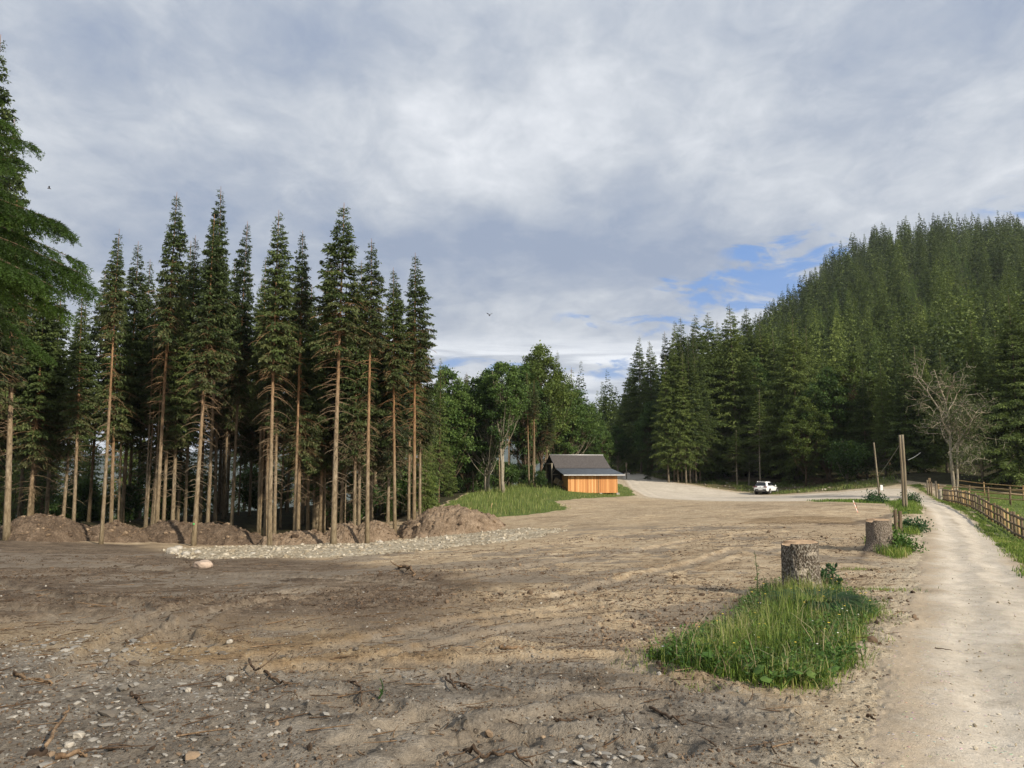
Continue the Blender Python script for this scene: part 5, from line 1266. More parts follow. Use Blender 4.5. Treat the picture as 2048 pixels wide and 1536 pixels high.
# flowers
fl = MB()
def flowers(name, pl, n, lo, hi, mat, label):
    mb = MB(); pp = pts_in(pl, n, g, .05); zz = Hs(pp[:, 0], pp[:, 1])
    for (x, y), z in zip(pp, zz):
        c = np.array([x, y, z+g.uniform(lo, hi)]); th = np.arange(6)*PI/3; r = g.uniform(.010, .018)
        mb.add(np.vstack([c+[0, 0, .004], np.stack([c[0]+r*np.cos(th), c[1]+r*np.sin(th), np.full(6, c[2])], 1)]), None, [[0, 1+k, 1+(k+1) % 6] for k in range(6)])
    return tag(mb.build(name, M[mat]), label, 'flowers', None, 'stuff')
M['petal_yellow'] = m_plain('yellow_petals', (.65, .48, .06), .7, .1); M['petal_white'] = m_plain('white_petals', (.78, .78, .72), .7, .05)
flowers('buttercups', PATCH, 46, .16, .34, 'petal_yellow', 'tiny yellow buttercups in the near grass patch')
flowers('daisies', PATCH, 40, .08, .24, 'petal_white', 'tiny white daisies and clover in the near grass patch')
# ------------------------------------------------------------------ stumps
def stump(px, py, w_px, top_py, mat, label, seed, notch=True):
    c = ground_pt(px, py); Y = c[1]; R = w_px/2/F*Y; H = P(px, top_py, Y)[2]-c[2]
    e = empty('tree_stump', c, 0, label, 'tree stump'); g_ = np.random.default_rng(seed)
    nr, nt = 60, 120; th = np.arange(nt)*2*PI/nt; zz = np.linspace(-.12, H, nr)
    TH, Z = np.meshgrid(th, zz); ux = np.cos(TH)*R; uy = np.sin(TH)*R
    rad = R*(1+.06*fbm(np.cos(TH)*1.5+seed, np.sin(TH)*1.5, 3, seed)+.34*np.exp(-np.maximum(Z, 0)/.14)*(1+.6*np.cos(TH*5+seed)))
    rad += .010*fbm(TH*7+Z*1.2, Z*6, 4, seed+1)+.007*fbm(TH*30, Z*11, 3, seed+2)
    top = H+.015*np.cos(th-1)+.01*fbm(np.cos(th)*2, np.sin(th)*2, 2, seed)
    if notch: top = top-.045*(np.cos(th-(PI*.98)) > .72)
    Zs = np.where(Z > H-.25, H-.25+(Z-(H-.25))/.25*(top[None]-(H-.25)), Z)
    V = np.stack([np.cos(TH)*rad, np.sin(TH)*rad, Zs], -1).reshape(-1, 3)
    i = np.arange(nr-1)[:, None]*nt; j = np.arange(nt)[None]; j2 = (j+1) % nt
    Q = np.stack([i+j, i+j2, i+nt+j2, i+nt+j], -1).reshape(-1, 4)
    mk('bark', V, Q, mat, e, None, True)
    K = 9; f = np.linspace(1, 0, K)[:, None]; rt = rad[-1][None]*.985
    z_ = H-.006+(top[None]-H)*np.clip(f*1.5-.3, 0, 1)*1.0
    V2 = np.stack([np.cos(th)[None]*rt*f, np.sin(th)[None]*rt*f, z_+0*f], -1).reshape(-1, 3)
    i = np.arange(K-1)[:, None]*nt
    mk('cut_face', V2, np.stack([i+j, i+j2, i+nt+j2, i+nt+j], -1).reshape(-1, 4), M['wood_cut'], e, None, False)
    return e
stump(1603, 1196, 69, 1083, M['stump_flaky'], 'nearest tree stump, with flaking lichen-spotted bark, standing in the grass patch', 3)
stump(1760, 1103, 46, 1039, M['stump_grey'], 'second tree stump with smooth grey bark beside the road', 8)
# split grey posts beyond the second stump
def post(name, px, py, w_px, top_py, mat, label, group=None, tilt=(0, 0), square=False, cat='post', parent=None):
    c = ground_pt(px, py) if not isinstance(py, tuple) else np.array(py); r = w_px/2/F*c[1]; h = P(px, top_py, c[1])[2]-c[2]
    mb = MB(); s = np.linspace(-.3, h, 9)
    mb.tube(np.stack([tilt[0]*s+.01*np.sin(s*2+px), tilt[1]*s, s], 1), r*np.linspace(1.08, .94, 9), 5 if square else 10, True, noise=.05)
    o = mb.build(name, mat, None, not square); o.location = c; return tag(o, label, cat, group)
post('split_post', 1793, 1066, 7.5, 1020, M['wood_grey'], 'left of two weathered grey split posts beyond the second stump', square=True)
post('split_post', 1802, 1066, 8, 1022, M['wood_grey'], 'right, thicker of two weathered grey split posts beyond the second stump', square=True)
# poles
PA = ground_pt(1811, 1016); YP = PA[1]
post('wooden_pole', 1807.6, 1016, 4.4, 870, M['wood_pole'], 'left of the paired upright round poles beside the road bend', tilt=(0, 0), cat='pole')
post('wooden_pole', 1813.2, 1017, 5, 869.5, M['wood_pole'], 'right, slightly slimmer of the paired upright round poles beside the road bend', cat='pole')
c1 = ground_pt(1760, 1004); h1 = P(1752, 885, c1[1])[2]-c1[2]
e = empty('leaning_pole', c1, 0, 'single thin wooden pole leaning left, with a white plate near its foot', 'pole')
mb = MB(); s = np.linspace(-.3, h1, 8); mb.tube(np.stack([-.055*s, 0*s, s], 1), np.linspace(.066, .048, 8), 10, noise=.04); mb.build('shaft', M['wood_pole'], e, True)
mb = MB(); mb.box((.10, -.11, h1*.24), (.16, .02, .34)); mb.build('white_plate', M['white_paint'], e)
def wire(a, b, sag, label, r=.014):
    s = np.linspace(0, 1, 12)[:, None]; q = np.array(a)*(1-s)+np.array(b)*s; q[:, 2] -= sag*np.sin(s[:, 0]*PI)
    mb = MB(); mb.tube(q, r, 5); tag(mb.build('wire', M['wire'], None, True), label, 'wire')
wire(P(1757, 952, c1[1]), P(1806, 879, YP), .05, 'thin wire running from the leaning pole up to the paired poles')
wire(P(1816, 920, YP), P(1841, 905, 62), .05, 'short wire running from the paired poles towards the dead tree')
# barrier tape by the leaning pole
q = ground_pt(1716, 1026); h = P(1710, 1000, q[1])[2]-q[2]
e = empty('tape_stake', q, 0, 'thin stake with a slack red and white barrier tape left of the leaning pole', 'stake')
mb = MB(); mb.tube([[0, 0, -.2], [-.05, 0, h*.5], [-.22, 0, h]], .014, 6); mb.build('stick', M['wood_dry'], e, True)
mb = MB(); mb2 = MB()
for k in range(8):
    a = np.array([-.24+.035*k, -.03, h*.96-.10*k]); b = a+np.array([.035, .0, -.10])
    V = np.array([a, b, b+[.03, .01, 0], a+[.03, .01, 0]]); (mb if k % 2 else mb2).add(np.vstack([V, V+[0, .004, 0]]), [[0, 1, 2, 3], [4, 7, 6, 5]])
mb.build('red_tape', M['tape'], e); mb2.build('white_tape', M['pale_tape'], e)
# ------------------------------------------------------------------ fences
def fence(label, pxs, Ys, h, post_every, mat_post, mat_rail, rails, pr, rr, wob=.03, bright=0.0, seed=1, name='rail_fence'):
    g_ = np.random.default_rng(seed); w = np.array([P(px, 950, Y)[:2] for px, Y in zip(pxs, Ys)])
    L = np.concatenate([[0], np.cumsum(np.linalg.norm(np.diff(w, axis=0), axis=1))]); n = int(L[-1]/post_every)
    t = np.linspace(0, L[-1], n+1); X = np.interp(t, L, w[:, 0]); Y = np.interp(t, L, w[:, 1]); Z = Hs(X, Y)
    e = empty(name, (X[0], Y[0], Z[0]), 0, label, 'fence')
    o = np.array([X[0], Y[0], Z[0]])
    for i in range(n+1):
        mb = MB(); hh = h*g_.uniform(.95, 1.1); q = np.array([X[i], Y[i], Z[i]])-o
        ti = g_.normal(size=2)*wob
        mb.tube([q+[0, 0, -.25], q+[ti[0]*hh, ti[1]*hh, hh]], [pr, pr*.9], 8, noise=.08)
        mb.build('post', M['wood_fresh'] if g_.random() < bright else mat_post, e, True)
    for r in rails:
        mb = MB(); q = np.stack([X, Y, Z+r*h+g_.normal(size=n+1)*.018], 1)-o
        k = np.linspace(0, n, n*3+1); q = np.stack([np.interp(k, np.arange(n+1), q[:, i]) for i in range(3)], 1); q[:, 0] -= pr*.8; q[:, 2] += g_.normal(size=len(q))*.012
        mb.tube(q, rr*(1+g_.normal(size=len(q))*.12), 7); mb.build('rail', mat_rail, e, True)
    return e
fence('grey rail fence with uneven posts curving along the right side of the road', [1884, 1912, 1950, 1990, 2020, 2048, 2120, 2260], [63, 55, 46, 38.5, 34, 30.5, 25, 19], .98, 1.05, M['wood_grey'], M['wood_grey'], (.93, .55, .17), .062, .05, bright=.38)
fence('pale peeled-rail fence crossing the pasture behind the roadside fence', [1876, 1960, 2048, 2140], [70, 62, 56, 52], 1.25, 3.0, M['wood_grey'], M['wood_fresh'], (.95, .66, .36), .075, .045, seed=4)
fence('second pale rail fence, farther back at the forest edge', [1905, 1956, 2000, 2048, 2130], [80, 77, 75, 73, 70], 1.2, 3.4, M['wood_fresh'], M['wood_fresh'], (.95, .6), .06, .045, seed=6)
fn = 'posts where the roadside fence begins'
post('fence_post', 1856, 989, 3, 960, M['wood_pole'], 'thin pale post at the left end of the fences', fn)
post('fence_post', 1873, 995, 3.4, 962, M['wood_pole'], 'pale grey post between the board post and the white block', fn)
post('fence_post', 1864, 993, 2.6, 964, M['wood_grey'], 'thin darker post right of the board post', fn)
post('fence_post', 1878, 999, 3, 968, M['wood_fresh'], 'fresh wooden post behind the white block', fn)
q = ground_pt(1860, 991); h = P(1860, 955, q[1])[2]-q[2]
e = empty('board_post', q, 0, 'post carrying a small dark wooden board at the left end of the fences', 'sign post')
mb = MB(); mb.tube([[0, 0, -.3], [0, 0, h*.9]], .06, 8); mb.build('post', M['wood_grey'], e, True)
mb = MB(); mb.box((0, -.075, h*.87), (.24, .03, .36)); mb.build('board', M['wood_grey'], e)
q = ground_pt(1881, 1001); mb = MB(); s = np.linspace(-.2, .95, 7); mb.tube(np.stack([0*s, 0*s, s], 1), .155*np.array([1.15, 1.05, 1, 1, .98, .97, .9]), 12, noise=.06)
o = mb.build('birch_block', M['bark_dead'], None, True); o.location = q; tag(o, 'short thick whitish log standing upright at the fence corner', 'log')
# ------------------------------------------------------------------ weathered dead tree
def dead_tree():
    g_ = np.random.default_rng(12); Y = 70.0; x = P(1911, 985, Y)[0]; z = zat(x, Y); H = P(1911, 795, Y)[2]-z
    e = empty('dead_tree', (x, Y, z), 0, 'weathered half-dead tree with two pale stems and bare grey limbs beside the fence', 'tree'); mb = MB(); tips = []
    def limb(p, d, L, r, dep):
        K = 7; q = [p]; dd = d.copy()
        for k in range(K-1):
            dd = unit(dd+g_.normal(size=3)*(.06 if dep == 0 else .14)+np.array([0, 0, .05 if dep < 2 else -.04])); q.append(q[-1]+dd*L/(K-1))
        q = np.array(q); mb.tube(q, np.linspace(r, r*.35, K), 7 if dep < 2 else 4, False, noise=.06)
        if dep >= 2: tips.append(q[-1]); tips.append(q[-3])
        if dep < 4:
            nb = [13, 6, 3, 1][dep]
            for _ in range(nb):
                k = g_.integers(2 if dep else 2, K); a = g_.uniform(0, 6.28)
                n = unit(np.cross(unit(q[min(k, K-1)]-q[k-1]), g_.normal(size=3))); nd = unit(unit(q[k]-q[k-1])*g_.uniform(.1, .6)+n*g_.uniform(.6, 1.0)+np.array([0, 0, .38 if dep == 0 else .12]))
                limb(q[k], nd, L*g_.uniform(.30, .55), max(.026, r*.46), dep+1)
    limb(np.array([-.05, 0, -.3]), unit(np.array([.0, 0, 1.0])), H*1.0, .18, 0)
    limb(np.array([.1, -.05, .9]), unit(np.array([.16, -.05, .98])), H*.62, .12, 0)
    mb.build('trunk', M['bark_dead'], e, True)
    tp = np.array(tips); tp = tp[(g_.random(len(tp)) < .75)]
    I = np.repeat(np.arange(len(tp)), 6); p = tp[I]+g_.normal(size=(len(I), 3))*.24; d = unit(g_.normal(size=p.shape)+np.array([0, 0, -.4]))
    V = kites(p, d, .16*g_.uniform(.6, 1.3, len(I)), .08*g_.uniform(.6, 1.3, len(I)), None, g_)
    mk('crown', V, np.arange(len(V)).reshape(-1, 4), M['leaf_dead'], e, {'tint': np.repeat(g_.uniform(0, 1, len(I)), 4)})
dead_tree()
# brushwood heap under the maple
q = ground_pt(1649, 970); g = np.random.default_rng(31); mb = MB()
for k in range(130):
    a = g.uniform(0, 6.28); L = g.uniform(.8, 2.4); c = np.array([g.normal()*1.0, g.normal()*.6, abs(g.normal())*.35+.05]); d = unit(np.array([math.cos(a), math.sin(a), g.normal()*.45]))
    s = np.linspace(-.5, .5, 5)[:, None]; w = c+d*L*s+np.array([0, 0, .25])*(1-4*s**2)*g.uniform(0, 1); w[:, 2] = np.maximum(w[:, 2], .02); mb.tube(w, np.linspace(.03, .010, 5)*g.uniform(.6, 1.2), 4, False)
o = mb.build('brushwood_heap', M['wood_root'], None, True); o.location = q; tag(o, 'tangled heap of dark brushwood on the bank right of the maple trunk', 'brushwood')
mb = MB()
for k in range(90):
    a = g.uniform(0, 6.28); L = g.uniform(.6, 1.8); c = np.array([g.normal()*1.3, g.normal()*.6, abs(g.normal())*.3+.05]); d = unit(np.array([math.cos(a), math.sin(a), g.normal()*.4]))
    s = np.linspace(-.5, .5, 4)[:, None]; w = c+d*L*s; w[:, 2] = np.maximum(w[:, 2], .02); mb.tube(w, np.linspace(.028, .010, 4), 4, False)
o = mb.build('brushwood_heap', M['wood_dry'], None, True); o.location = ground_pt(1732, 957); tag(o, 'reddish brown heap of cut branches left of the leaning pole, behind the road', 'brushwood')
# marker post at the far road bend
q = np.array([*P(1253, 945, 118)[:2], 0]); q[2] = zat(q[0], q[1]); h = P(1253, 925, 118)[2]-q[2]
e = empty('marker_post', q, 0, 'slim grey marker post with a wider head at the far road bend', 'marker post')
mb = MB(); mb.tube([[0, 0, -.3], [0, 0, h*.75]], .07, 8); mb.build('post', M['wood_pole'], e, True)
mb = MB(); mb.tube([[0, 0, h*.68], [0, 0, h*.74], [0, 0, h*.97], [0, 0, h]], [.06, .13, .15, .06], 10); mb.build('head', M['wood_pole'], e, True)
# flying insect close to the camera
M['insect'] = m_plain('insect', (.03, .025, .02), .6, .2)
for px, py, Y, lab in [(979, 631, 2.2, 'small dark flying insect against the grey cloud near the centre'), (98, 377, 2.6, 'tiny flying insect beside the near spruce branch on the left')]:
    q = P(px, py, Y); e = empty('flying_insect', q, rng.uniform(0, 6), lab, 'insect')
    mb = MB(); mb.tube([[-.005, 0, 0], [-.002, 0, .001], [.002, 0, .001], [.006, 0, -.001]], [.0008, .002, .002, .0008], 8); mb.build('body', M['insect'], e, True)
    for sgn in (-1, 1):
        V = np.array([[.001, 0, .002], [.003, sgn*.004, .005], [.001, sgn*.009, .007], [-.003, sgn*.006, .005]]); mb = MB(); mb.add(np.vstack([V, V+[0, 0, .0002]]), [[0, 1, 2, 3], [7, 6, 5, 4]]); mb.build('wing', M['insect'], e)

# ------------------------------------------------------------------ wooden hut
def hut():
    Y = 85.0; x0 = P(1136, 986, Y)[0]; b = np.array([x0, Y, zat(x0, Y)]); z0 = P(1136, 987, Y)[2]
    YAW = math.radians(5.5-14)        # front turned so that its left end shows
    e = empty('wooden_hut', (x0, Y, z0+.02), math.radians(14)-math.radians(3.5), 'wooden hut with fresh orange plank front and two-part dark roof beyond the clearing', 'hut')
    # local axes: x along the front to the right, y away, z up; origin = front left bottom corner
    W, D1, D2 = 5.65, 2.6, 6.6; HE, HS, HR = 2.02, 2.78, 4.25
    t = NT('larch_planks'); v = t.obj(); sep = t.n('SeparateXYZ', {0: v}); sx = t.math('ADD', sep.outputs[0], t.math('MULTIPLY', sep.outputs[1], 1.0))
    idx = t.math('FLOOR', t.math('MULTIPLY', sx, 5.6)); rn = t.n('TexWhiteNoise', {'W': idx}, noise_dimensions='1D').outputs[0]
    fr = t.math('FRACT', t.math('MULTIPLY', sx, 5.6)); gap = t.math('MULTIPLY', t.step(fr, .0, .10), t.step(fr, 1.0, .90))
    gr = t.noise(t.mapping(v, (1, 1, .06)), 40, 5, .6)
    c = t.ramp(t.math('ADD', t.math('MULTIPLY', rn, .65), t.math('MULTIPLY', gr, .35)), (.1, (.35, .145, .05)), (.45, (.52, .24, .085)), (.7, (.62, .32, .125)), (.95, (.72, .46, .22)))
    c = t.mix(gap, t.mix(1.0, c, (.35, .28, .22), 'MULTIPLY'), c)
    t.bsdf(c, .75, t.bump(gap, .8, .02), .25); planks = t.m
    def sheet_mat(name, c0, c1, n_, sheen):
        t = NT(name); v = t.obj(); sx = t.n('SeparateXYZ', {0: v}).outputs[0]; f = t.math('FRACT', t.math('MULTIPLY', sx, n_)); rib = t.math('MULTIPLY', t.step(f, .0, .12), t.step(f, 1.0, .88))
        n = t.noise(v, 2.5, 5, .6); c = t.mix(t.step(n, .3, .7), c0, c1); c = t.mix(rib, t.mix(1.0, c, (.6, .6, .6), 'MULTIPLY'), c); t.bsdf(c, sheen, t.bump(rib, .8, .03), .4); return t.m
    metal = sheet_mat('dark_sheet_roof', (.045, .054, .066), (.08, .093, .11), 4.2, .45)
    t = NT('grey_shingles'); v = t.obj(); n = t.noise(t.mapping(v, (1, 1, 3)), 6, 6, .65); br = t.n('TexBrick', {'Vector': t.mapping(v, (1, 1, 1)), 'Scale': 4.0, 'Mortar Size': .01})
    c = t.ramp(n, (.3, (.048, .042, .040)), (.5, (.078, .070, .067)), (.7, (.115, .105, .10))); t.bsdf(c, .85, t.bump(n, .5, .03), .25); shingle = t.m
    old = m_plain('old_dark_boards', (.035, .028, .022), .9, .4, 6, .1); silver = m_plain('grey_metal_trim', (.48, .48, .47), .45, .1, 4, .5, .3)
    def flat(pts, thick, n=(0, 0, 1)):
        pts = np.array(pts, float); nn = unit(np.cross(pts[1]-pts[0], pts[2]-pts[0])); q = pts-nn*thick; k = len(pts); mb = MB()
        mb.add(np.vstack([pts, q]), [list(range(4)), [7, 6, 5, 4]]+[[i, i+4, (i+1) % 4+4, (i+1) % 4] for i in range(4)]); return mb
    # plank walls of the lean-to
    mb = MB(); mb.box((W/2, .04, HE/2+.02), (W, .08, HE)); mb.build('front_wall', planks, e)
    mb = MB(); mb.box((W*.615, -.02, HE*.48), (.035, .035, HE*.94)); mb.build('door_seam', old, e)
    def side(x, name):
        mb = MB(); V = []
        for xx in (x, x+.08): V += [[xx, .082, .02], [xx, D1, .02], [xx, D1, HS-.12], [xx, .082, HE]]
        mb.add(V, [[0, 3, 2, 1], [4, 5, 6, 7], [0, 1, 5, 4], [1, 2, 6, 5], [2, 3, 7, 6], [3, 0, 4, 7]]); return mb.build(name, planks, e)
    side(0.0, 'side_wall'); side(W-.08, 'side_wall')
    # corner boards and a batten under the eave
    for xx in (.06, W-.06):
        mb = MB(); mb.box((xx, -.014, HE/2), (.12, .028, HE-.02)); mb.build('corner_board', planks, e)
    # old dark main house behind
    mb = MB(); x1 = -.25; x2 = W-.5
    for xx in (x1, x2):
        n0 = mb.n; V = []
        for q in (xx-.05, xx+.05): V += [[q, D1+.05, -.2], [q, D1+D2, -.2], [q, D1+D2, HS-.3], [q, D1+D2*.42, HR-.15], [q, D1+.05, HS-.15]]
        mb.add(V, [[0, 4, 3, 2], [5, 7, 8, 9], [0, 5, 9, 4], [4, 9, 8, 3], [3, 8, 7, 2], [2, 7, 6, 1]], [[0, 2, 1], [5, 6, 7]])
    mb.box(((x1+x2)/2, D1+.05, HS/2-.2), (x2-x1, .06, HS)); mb.box(((x1+x2)/2, D1+D2, HS/2-.3), (x2-x1, .06, HS)); mb.build('main_wall', old, e)
    ov = .55
    # roofs
    flat([[x1-ov, D1-.15, HS-.02], [x2+ov, D1-.15, HS-.02], [x2+ov, D1+D2*.42, HR], [x1-ov, D1+D2*.42, HR]], .08).build('shingle_roof', shingle, e)
    flat([[x1-ov, D1+D2*.42, HR], [x2+ov, D1+D2*.42, HR], [x2+ov, D1+D2+.4, HS-.35], [x1-ov, D1+D2+.4, HS-.35]], .08).build('rear_roof', shingle, e)
    rf = flat([[-.62, -.55, HE+.02], [W+.72, -.55, HE+.02], [x2+ov, D1-.05, HS-.06], [x1-ov, D1-.05, HS-.06]], .05); rfo = rf.build('lean_to_roof', metal, e)
    mb = MB(); mb.box(((W+.1)/2, -.60, HE-.035), (W+1.34, .07, .10)); mb.build('gutter', silver, e)
    mb = MB(); mb.tube([[x1-ov, D1+D2*.42, HR+.02], [x2+ov, D1+D2*.42, HR+.02]], .05, 8); mb.build('ridge_cap', silver, e, True)
    mb = MB()
    for xx in np.linspace(.3, W+.4, 8): mb.box((xx, -.24, HE-.10), (.08, .5, .09))
    mb.build('rafter', planks, e)
    # foundation blocks
    for xx, w in [(.12, .85), (2.15, .3), (3.72, .3), (W+.02, .38)]:
        mb = MB(); mb.box((xx, .02, -.09), (w, .3, .24), taper=.92); mb.build('foundation_stone', M['stone'], e)
    # log frame on the left
    for px, yy in ((-1.05, 3.2), (-1.05, 6.0)):
        mb = MB(); mb.tube([[px, yy, -.6], [px+.02, yy, 3.3]], .09, 8); mb.build('porch_post', M['wood_pole'], e, True)
    mb = MB(); mb.tube([[-1.05, 2.8, 2.0], [-.2, 2.8, 2.02]], .05, 6); mb.tube([[-1.05, 3.2, 3.2], [-1.05, 6.0, 3.2]], .08, 6); mb.tube([[-1.05, 3.25, 2.1], [-.3, 3.2, 3.0]], .05, 6); mb.build('porch_beam', M['wood_pole'], e, True)
    return e
hut()
# panel leaning against the hut's left side
q = np.array([*P(1117, 985, 86.5)[:2], 0]); q[2] = zat(q[0], q[1]); e = empty('plank_hurdle', q, .25, 'grey plank panel propped on slanting poles at the left side of the hut', 'panel')
R = Euler((.15, math.radians(28), 0)).to_matrix(); mb = MB(); mb.box((0, 0, .75), (1.05, .05, .62), np.array(R)); mb.build('board', M['wood_grey'], e)
mb = MB(); mb.tube([[-.42, -.12, -.1], [.1, -.08, .95]], .04, 6); mb.build('prop', M['wood_pole'], e, True)
mb = MB(); mb.tube([[.0, -.2, .45], [1.0, -.6, -.05]], .045, 6); mb.build('prop', M['wood_grey'], e, True)

# ------------------------------------------------------------------ white car
def car():
    Y = 98.0; c = np.array([*P(1533, 985, Y)[:2], 0]); c[2] = zat(c[0], c[1])+.0
    e = empty('parked_car', c, math.radians(90-37.5), 'white compact SUV parked at the road edge below the forest', 'car')
    paint = m_plain('white_car_paint', (.80, .81, .80), .25, .02, 2, .5, coat=.6); glass = m_plain('dark_car_glass', (.012, .014, .018), .08, .1, 2, .6); black = m_plain('black_plastic', (.022, .022, .024), .6, .1); rub = m_plain('tyre_rubber', (.018, .018, .018), .85, .1)
    alu = m_plain('alloy', (.55, .55, .56), .3, .05, 2, .5, .7); red = m_plain('tail_lamp_glass', (.10, .008, .010), .15, .1, 2, .6); chrome = m_plain('chrome', (.6, .6, .62), .15, .02, 2, .5, .9)
    # lower body: closed loft
    st = [(-2.13,.52,.80,.70),(-2.10,.38,.93,.82),(-1.98,.30,1.03,.88),(-1.6,.27,1.04,.905),(-.8,.25,1.01,.91),(.2,.25,.98,.91),(.9,.26,.96,.905),(1.35,.27,.92,.89),(1.8,.30,.84,.85),(2.05,.36,.74,.74),(2.12,.44,.66,.60)]
    rings = []
    for x, zb, zt, w in st:
        h = zt-zb; rings.append([[x,-w*.86,zb],[x,-w*.97,zb+h*.15],[x,-w,zb+h*.45],[x,-w*.985,zb+h*.75],[x,-w*.92,zt-.015],[x,-w*.6,zt],[x,w*.6,zt],[x,w*.92,zt-.015],[x,w*.985,zb+h*.75],[x,w,zb+h*.45],[x,w*.97,zb+h*.15],[x,w*.86,zb]])
    def loft(rings, name, mat, close=True):
        R = np.array(rings, float); k, n, _ = R.shape; i = np.arange(k-1)[:, None]*n; j = np.arange(n)[None]; j2 = (j+1) % n
        Q = np.stack([i+j, i+n+j, i+n+j2, i+j2], -1).reshape(-1, 4); V = R.reshape(-1, 3); T = []
        for b, fl in ((0, 1), ((k-1)*n, 0)):
            cc = len(V); V = np.vstack([V, R[0 if b == 0 else -1].mean(0)]); T += [[b+q, b+(q+1) % n, cc] if fl else [b+(q+1) % n, b+q, cc] for q in range(n)]
        o = mk(name, V, Q, mat, e, None, True, np.array(T)); m = o.modifiers.new('bevel', 'SUBSURF'); m.levels = 1; m.render_levels = 2; return o
    loft(rings, 'body', paint)
    # cabin
    cab = []
    for z, xr, xf, w in [(.93,-2.02,1.02,.84),(1.0,-2.0,.95,.835),(1.22,-1.88,.62,.77),(1.44,-1.74,.28,.69),(1.53,-1.62,.02,.63),(1.565,-1.35,-.25,.52)]:
        a = .16; cab.append([[xr+a,-w,z],[(xr+xf)/2,-w*1.01,z],[xf-a*1.8,-w*.96,z],[xf,-w*.6,z],[xf+.03,0,z],[xf,w*.6,z],[xf-a*1.8,w*.96,z],[(xr+xf)/2,w*1.01,z],[xr+a,w,z],[xr,w*.75,z],[xr-.03,0,z],[xr,-w*.75,z]])
    loft(cab, 'cabin', paint)
    def panel(pts, name, mat, th=.02):
        p = np.array(pts, float); n = unit(np.cross(p[1]-p[0], p[2]-p[0])); k = len(p); mb = MB(); V = np.vstack([p, p-n*th])
        if k == 4: mb.add(V, [[0,1,2,3],[7,6,5,4]]+[[i,i+4,(i+1)%4+4,(i+1)%4] for i in range(4)])
        return mb.build(name, mat, e)
    panel([[-2.0,.66,1.06],[-2.0,-.66,1.06],[-1.80,-.56,1.43],[-1.80,.56,1.43]], 'rear_window', glass, .05)
    panel([[1.0,-.62,1.0],[1.0,.62,1.0],[.34,.50,1.46],[.34,-.50,1.46]], 'windscreen', glass, .05)
    for s in (-1, 1):
        f = lambda x, w, z: [x, s*w, z]
        for q, nm in (([f(-1.62,.815,1.06),f(-.62,.83,1.05),f(-.62,.725,1.44),f(-1.45,.70,1.42)],'side_window'),([f(-.56,.83,1.05),f(.62,.80,1.03),f(.12,.70,1.43),f(-.56,.725,1.44)],'side_window')):
            panel(q if s < 0 else q[::-1], nm, glass, .05)
        panel([[-2.135,s*.84,.86],[-2.135,s*.40,.86],[-2.10,s*.40,.99],[-2.07,s*.84,.99]][::s], 'tail_light', red, .05)
        panel([[2.10,s*.70,.66],[2.12,s*.40,.66],[2.05,s*.40,.78],[1.98,s*.72,.80]][::-s], 'headlight', chrome, .05)
        mb = MB(); mb.tube([[.55, s*.92, 1.03], [.53, s*1.02, 1.05]], [.07, .09], 8); mb.build('mirror', paint, e, True)
        mb = MB(); mb.box((-.1, s*.905, .34), (2.4, .05, .16)); mb.build('sill_trim', black, e)
        mb = MB(); mb.tube([[-1.6, s*.52, 1.575], [-.3, s*.52, 1.60]], .022, 6); mb.build('roof_rail', chrome, e, True)
        for x in (-1.28, 1.30):
            mb = MB(); mb.tube([[x, s*.70, .34], [x, s*.925, .34]], [.41, .405], 24); mb.build('wheel_arch', black, e, True)
            w = empty('wheel', (x, s*.86, .335)); w.parent = e
            mb = MB(); mb.tube([[0, -s*.11, 0], [0, -s*.09, 0], [0, s*.07, 0], [0, s*.10, 0]], [.30, .335, .335, .30], 28); mb.build('tyre', rub, w, True)
            mb = MB(); mb.tube([[0, s*.05, 0], [0, s*.104, 0]], [.235, .235], 24)
            for k in range(10): a = k*PI/5; mb.box((math.cos(a)*.125, s*.11, math.sin(a)*.125), (.2, .02, .035), np.array(Euler((0, -a, 0)).to_matrix()))
            mb.build('rim', alu, w)
    mb = MB(); mb.box((-2.09, 0, .50), (.12, 1.45, .26), taper=.94); mb.box((-2.06, 0, .36), (.12, 1.6, .16)); mb.build('rear_bumper', black, e)
    mb = MB(); mb.box((-2.155, 0, .43), (.03, 1.1, .04)); mb.build('bumper_strip', chrome, e)
    mb = MB(); mb.box((-2.16, 0, .575), (.02, .52, .11)); mb.build('number_plate', M['white_paint'], e)
    mb = MB(); mb.tube([[-2.11, 0, .90], [-2.15, 0, .90]], .055, 20); mb.tube([[-2.15, 0, .90], [-2.153, 0, .90]], .04, 20); mb.build('emblem', chrome, e)
    mb = MB(); mb.box((-1.72, 0, 1.535), (.28, 1.1, .03)); mb.build('spoiler', paint, e)
car()

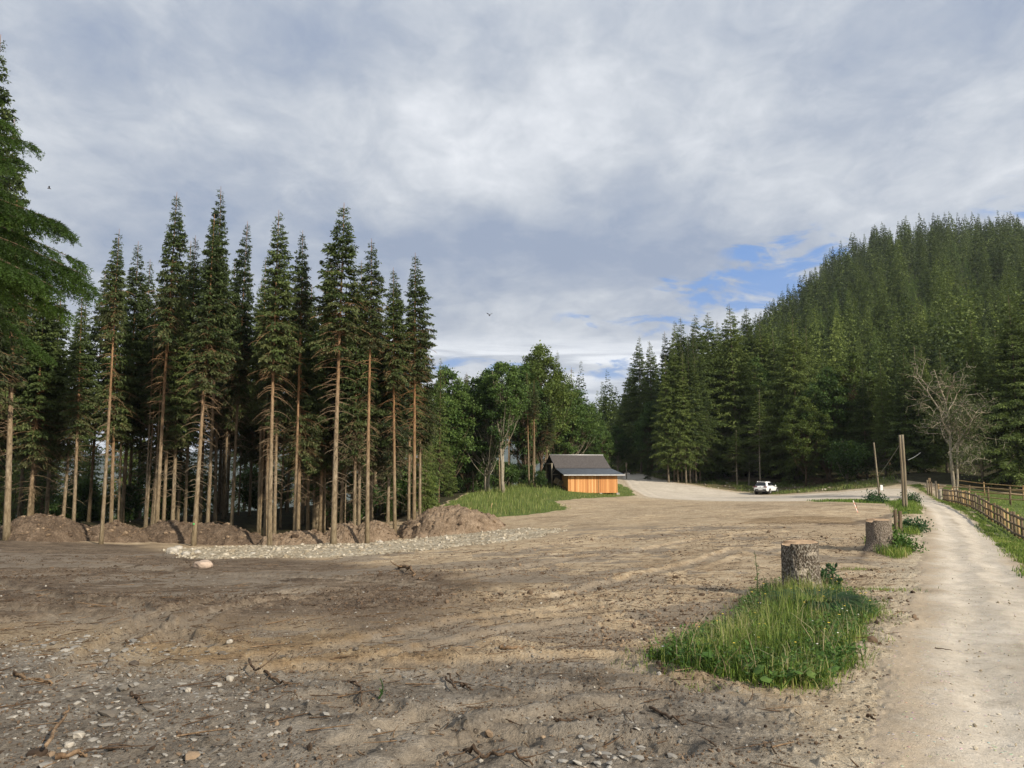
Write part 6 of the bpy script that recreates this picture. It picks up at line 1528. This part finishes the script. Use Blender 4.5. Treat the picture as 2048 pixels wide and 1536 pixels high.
# ------------------------------------------------------------------ near spruce whose boughs hang in from the left
def near_spruce(px, Y, H, c0, R, seed, label):
    g_ = np.random.default_rng(seed); x = P(px, 950, Y)[0]; z = zat(x, Y); e = empty('spruce_tree', (x, Y, z), 0, label, 'spruce tree')
    tb = MB(); hs = np.linspace(-.4, H, 14); tb.tube(np.stack([0*hs, 0*hs, hs], 1), .16*(1-hs/H*.94), 12)
    Vs = []; Ts = []; h = c0*H
    lowest = [(-.08, 3.0, .12, .62, 5.5), (.10, 2.85, .08, .66, 5.6), (-.32, 2.85, .14, .60, 5.2), (.02, 2.6, .05, .6, 5.1), (-.2, 2.8, .06, .6, 5.35), (.25, 2.5, .12, .6, 5.75), (-.05, 2.6, .16, .6, 6.0), (-.35, 2.3, .2, .6, 6.5), (-.5, 2.5, .1, .6, 5.0)]   # long low boughs over the clearing
    while h < H*.97:
        u = (H-h)/(H*(1-c0)); k = 6; a0 = g_.uniform(0, 6.28)
        for q in range(k):
            a = a0+q*6.28/k+g_.normal()*.2; L = R*min(1, 1.1*u**.8)*g_.uniform(.75, 1.15); e0 = .35*(1-u)-.10*u+g_.normal()*.08; dr = .38*(.5+u*.7)
            if lowest: a, L, e0, dr, hb = lowest.pop(); u = .9
            else: hb = h
            s = np.linspace(0, 1, 12); bp = np.stack([np.cos(a)*L*s, np.sin(a)*L*s, hb+L*(math.sin(e0)*s-dr*s**2+.35*dr*s**3)], 1)
            tb.tube(bp, np.linspace(.016, .004, 12), 5, False)
            n = int(L*54)                      # side shoots, each a brush of needles
            S = g_.uniform(.12, 1.0, n)**.8; p = np.stack([np.interp(S, s, bp[:, i]) for i in range(3)], 1); T = unit(np.stack([np.interp(np.minimum(S+.05, 1), s, bp[:, i])-np.interp(S-.05, s, bp[:, i]) for i in range(3)], 1))
            sd = unit(np.cross(T, [0, 0, 1.0]))*np.where(g_.random(n) < .5, -1, 1)[:, None]
            d = unit(T*g_.uniform(.5, 1.0, n)[:, None]+sd*g_.uniform(.2, .9, n)[:, None]+np.array([0, 0, -1.0])*g_.uniform(.05, .75, n)[:, None]); l = (.20+.24*L*(1.05-S)*g_.uniform(.5, 1.2, n)).clip(.14, .8)
            tint = g_.uniform(.15, .75)
            per = 46 if math.cos(a)*1+math.sin(a)*-.3 > -.35 else 12
            I = np.repeat(np.arange(n), per); f = g_.uniform(0, 1, len(I)); nb = p[I]+d[I]*(l[I]*f)[:, None]; nb[:, 2] -= .25*l[I]*f**2
            nd = unit(d[I]*g_.uniform(.4, .9, len(I))[:, None]+unit(g_.normal(size=nb.shape))*.75)
            Vs.append(kites(nb, nd, g_.uniform(.035, .06, len(I)), g_.uniform(.008, .013, len(I))*(1 if per > 20 else 2), None, g_)); Ts.append(np.repeat(np.clip(tint+.35*(f-.5)+g_.normal(size=len(I))*.12+.25*(S[I]-.6), 0, 1), 4))
        h += .30*(.55+.6*u)*g_.uniform(.85, 1.15)
    tb.build('trunk', M['bark_dark'], e, True); V = np.concatenate(Vs); mk('crown', V, np.arange(len(V)).reshape(-1, 4), M['needle_near'], e, {'tint': np.concatenate(Ts)})
near_spruce(-275, 10.5, 9.0, .545, 2.55, 4, 'nearest spruce, its fresh green boughs hanging into the photo from the left edge')
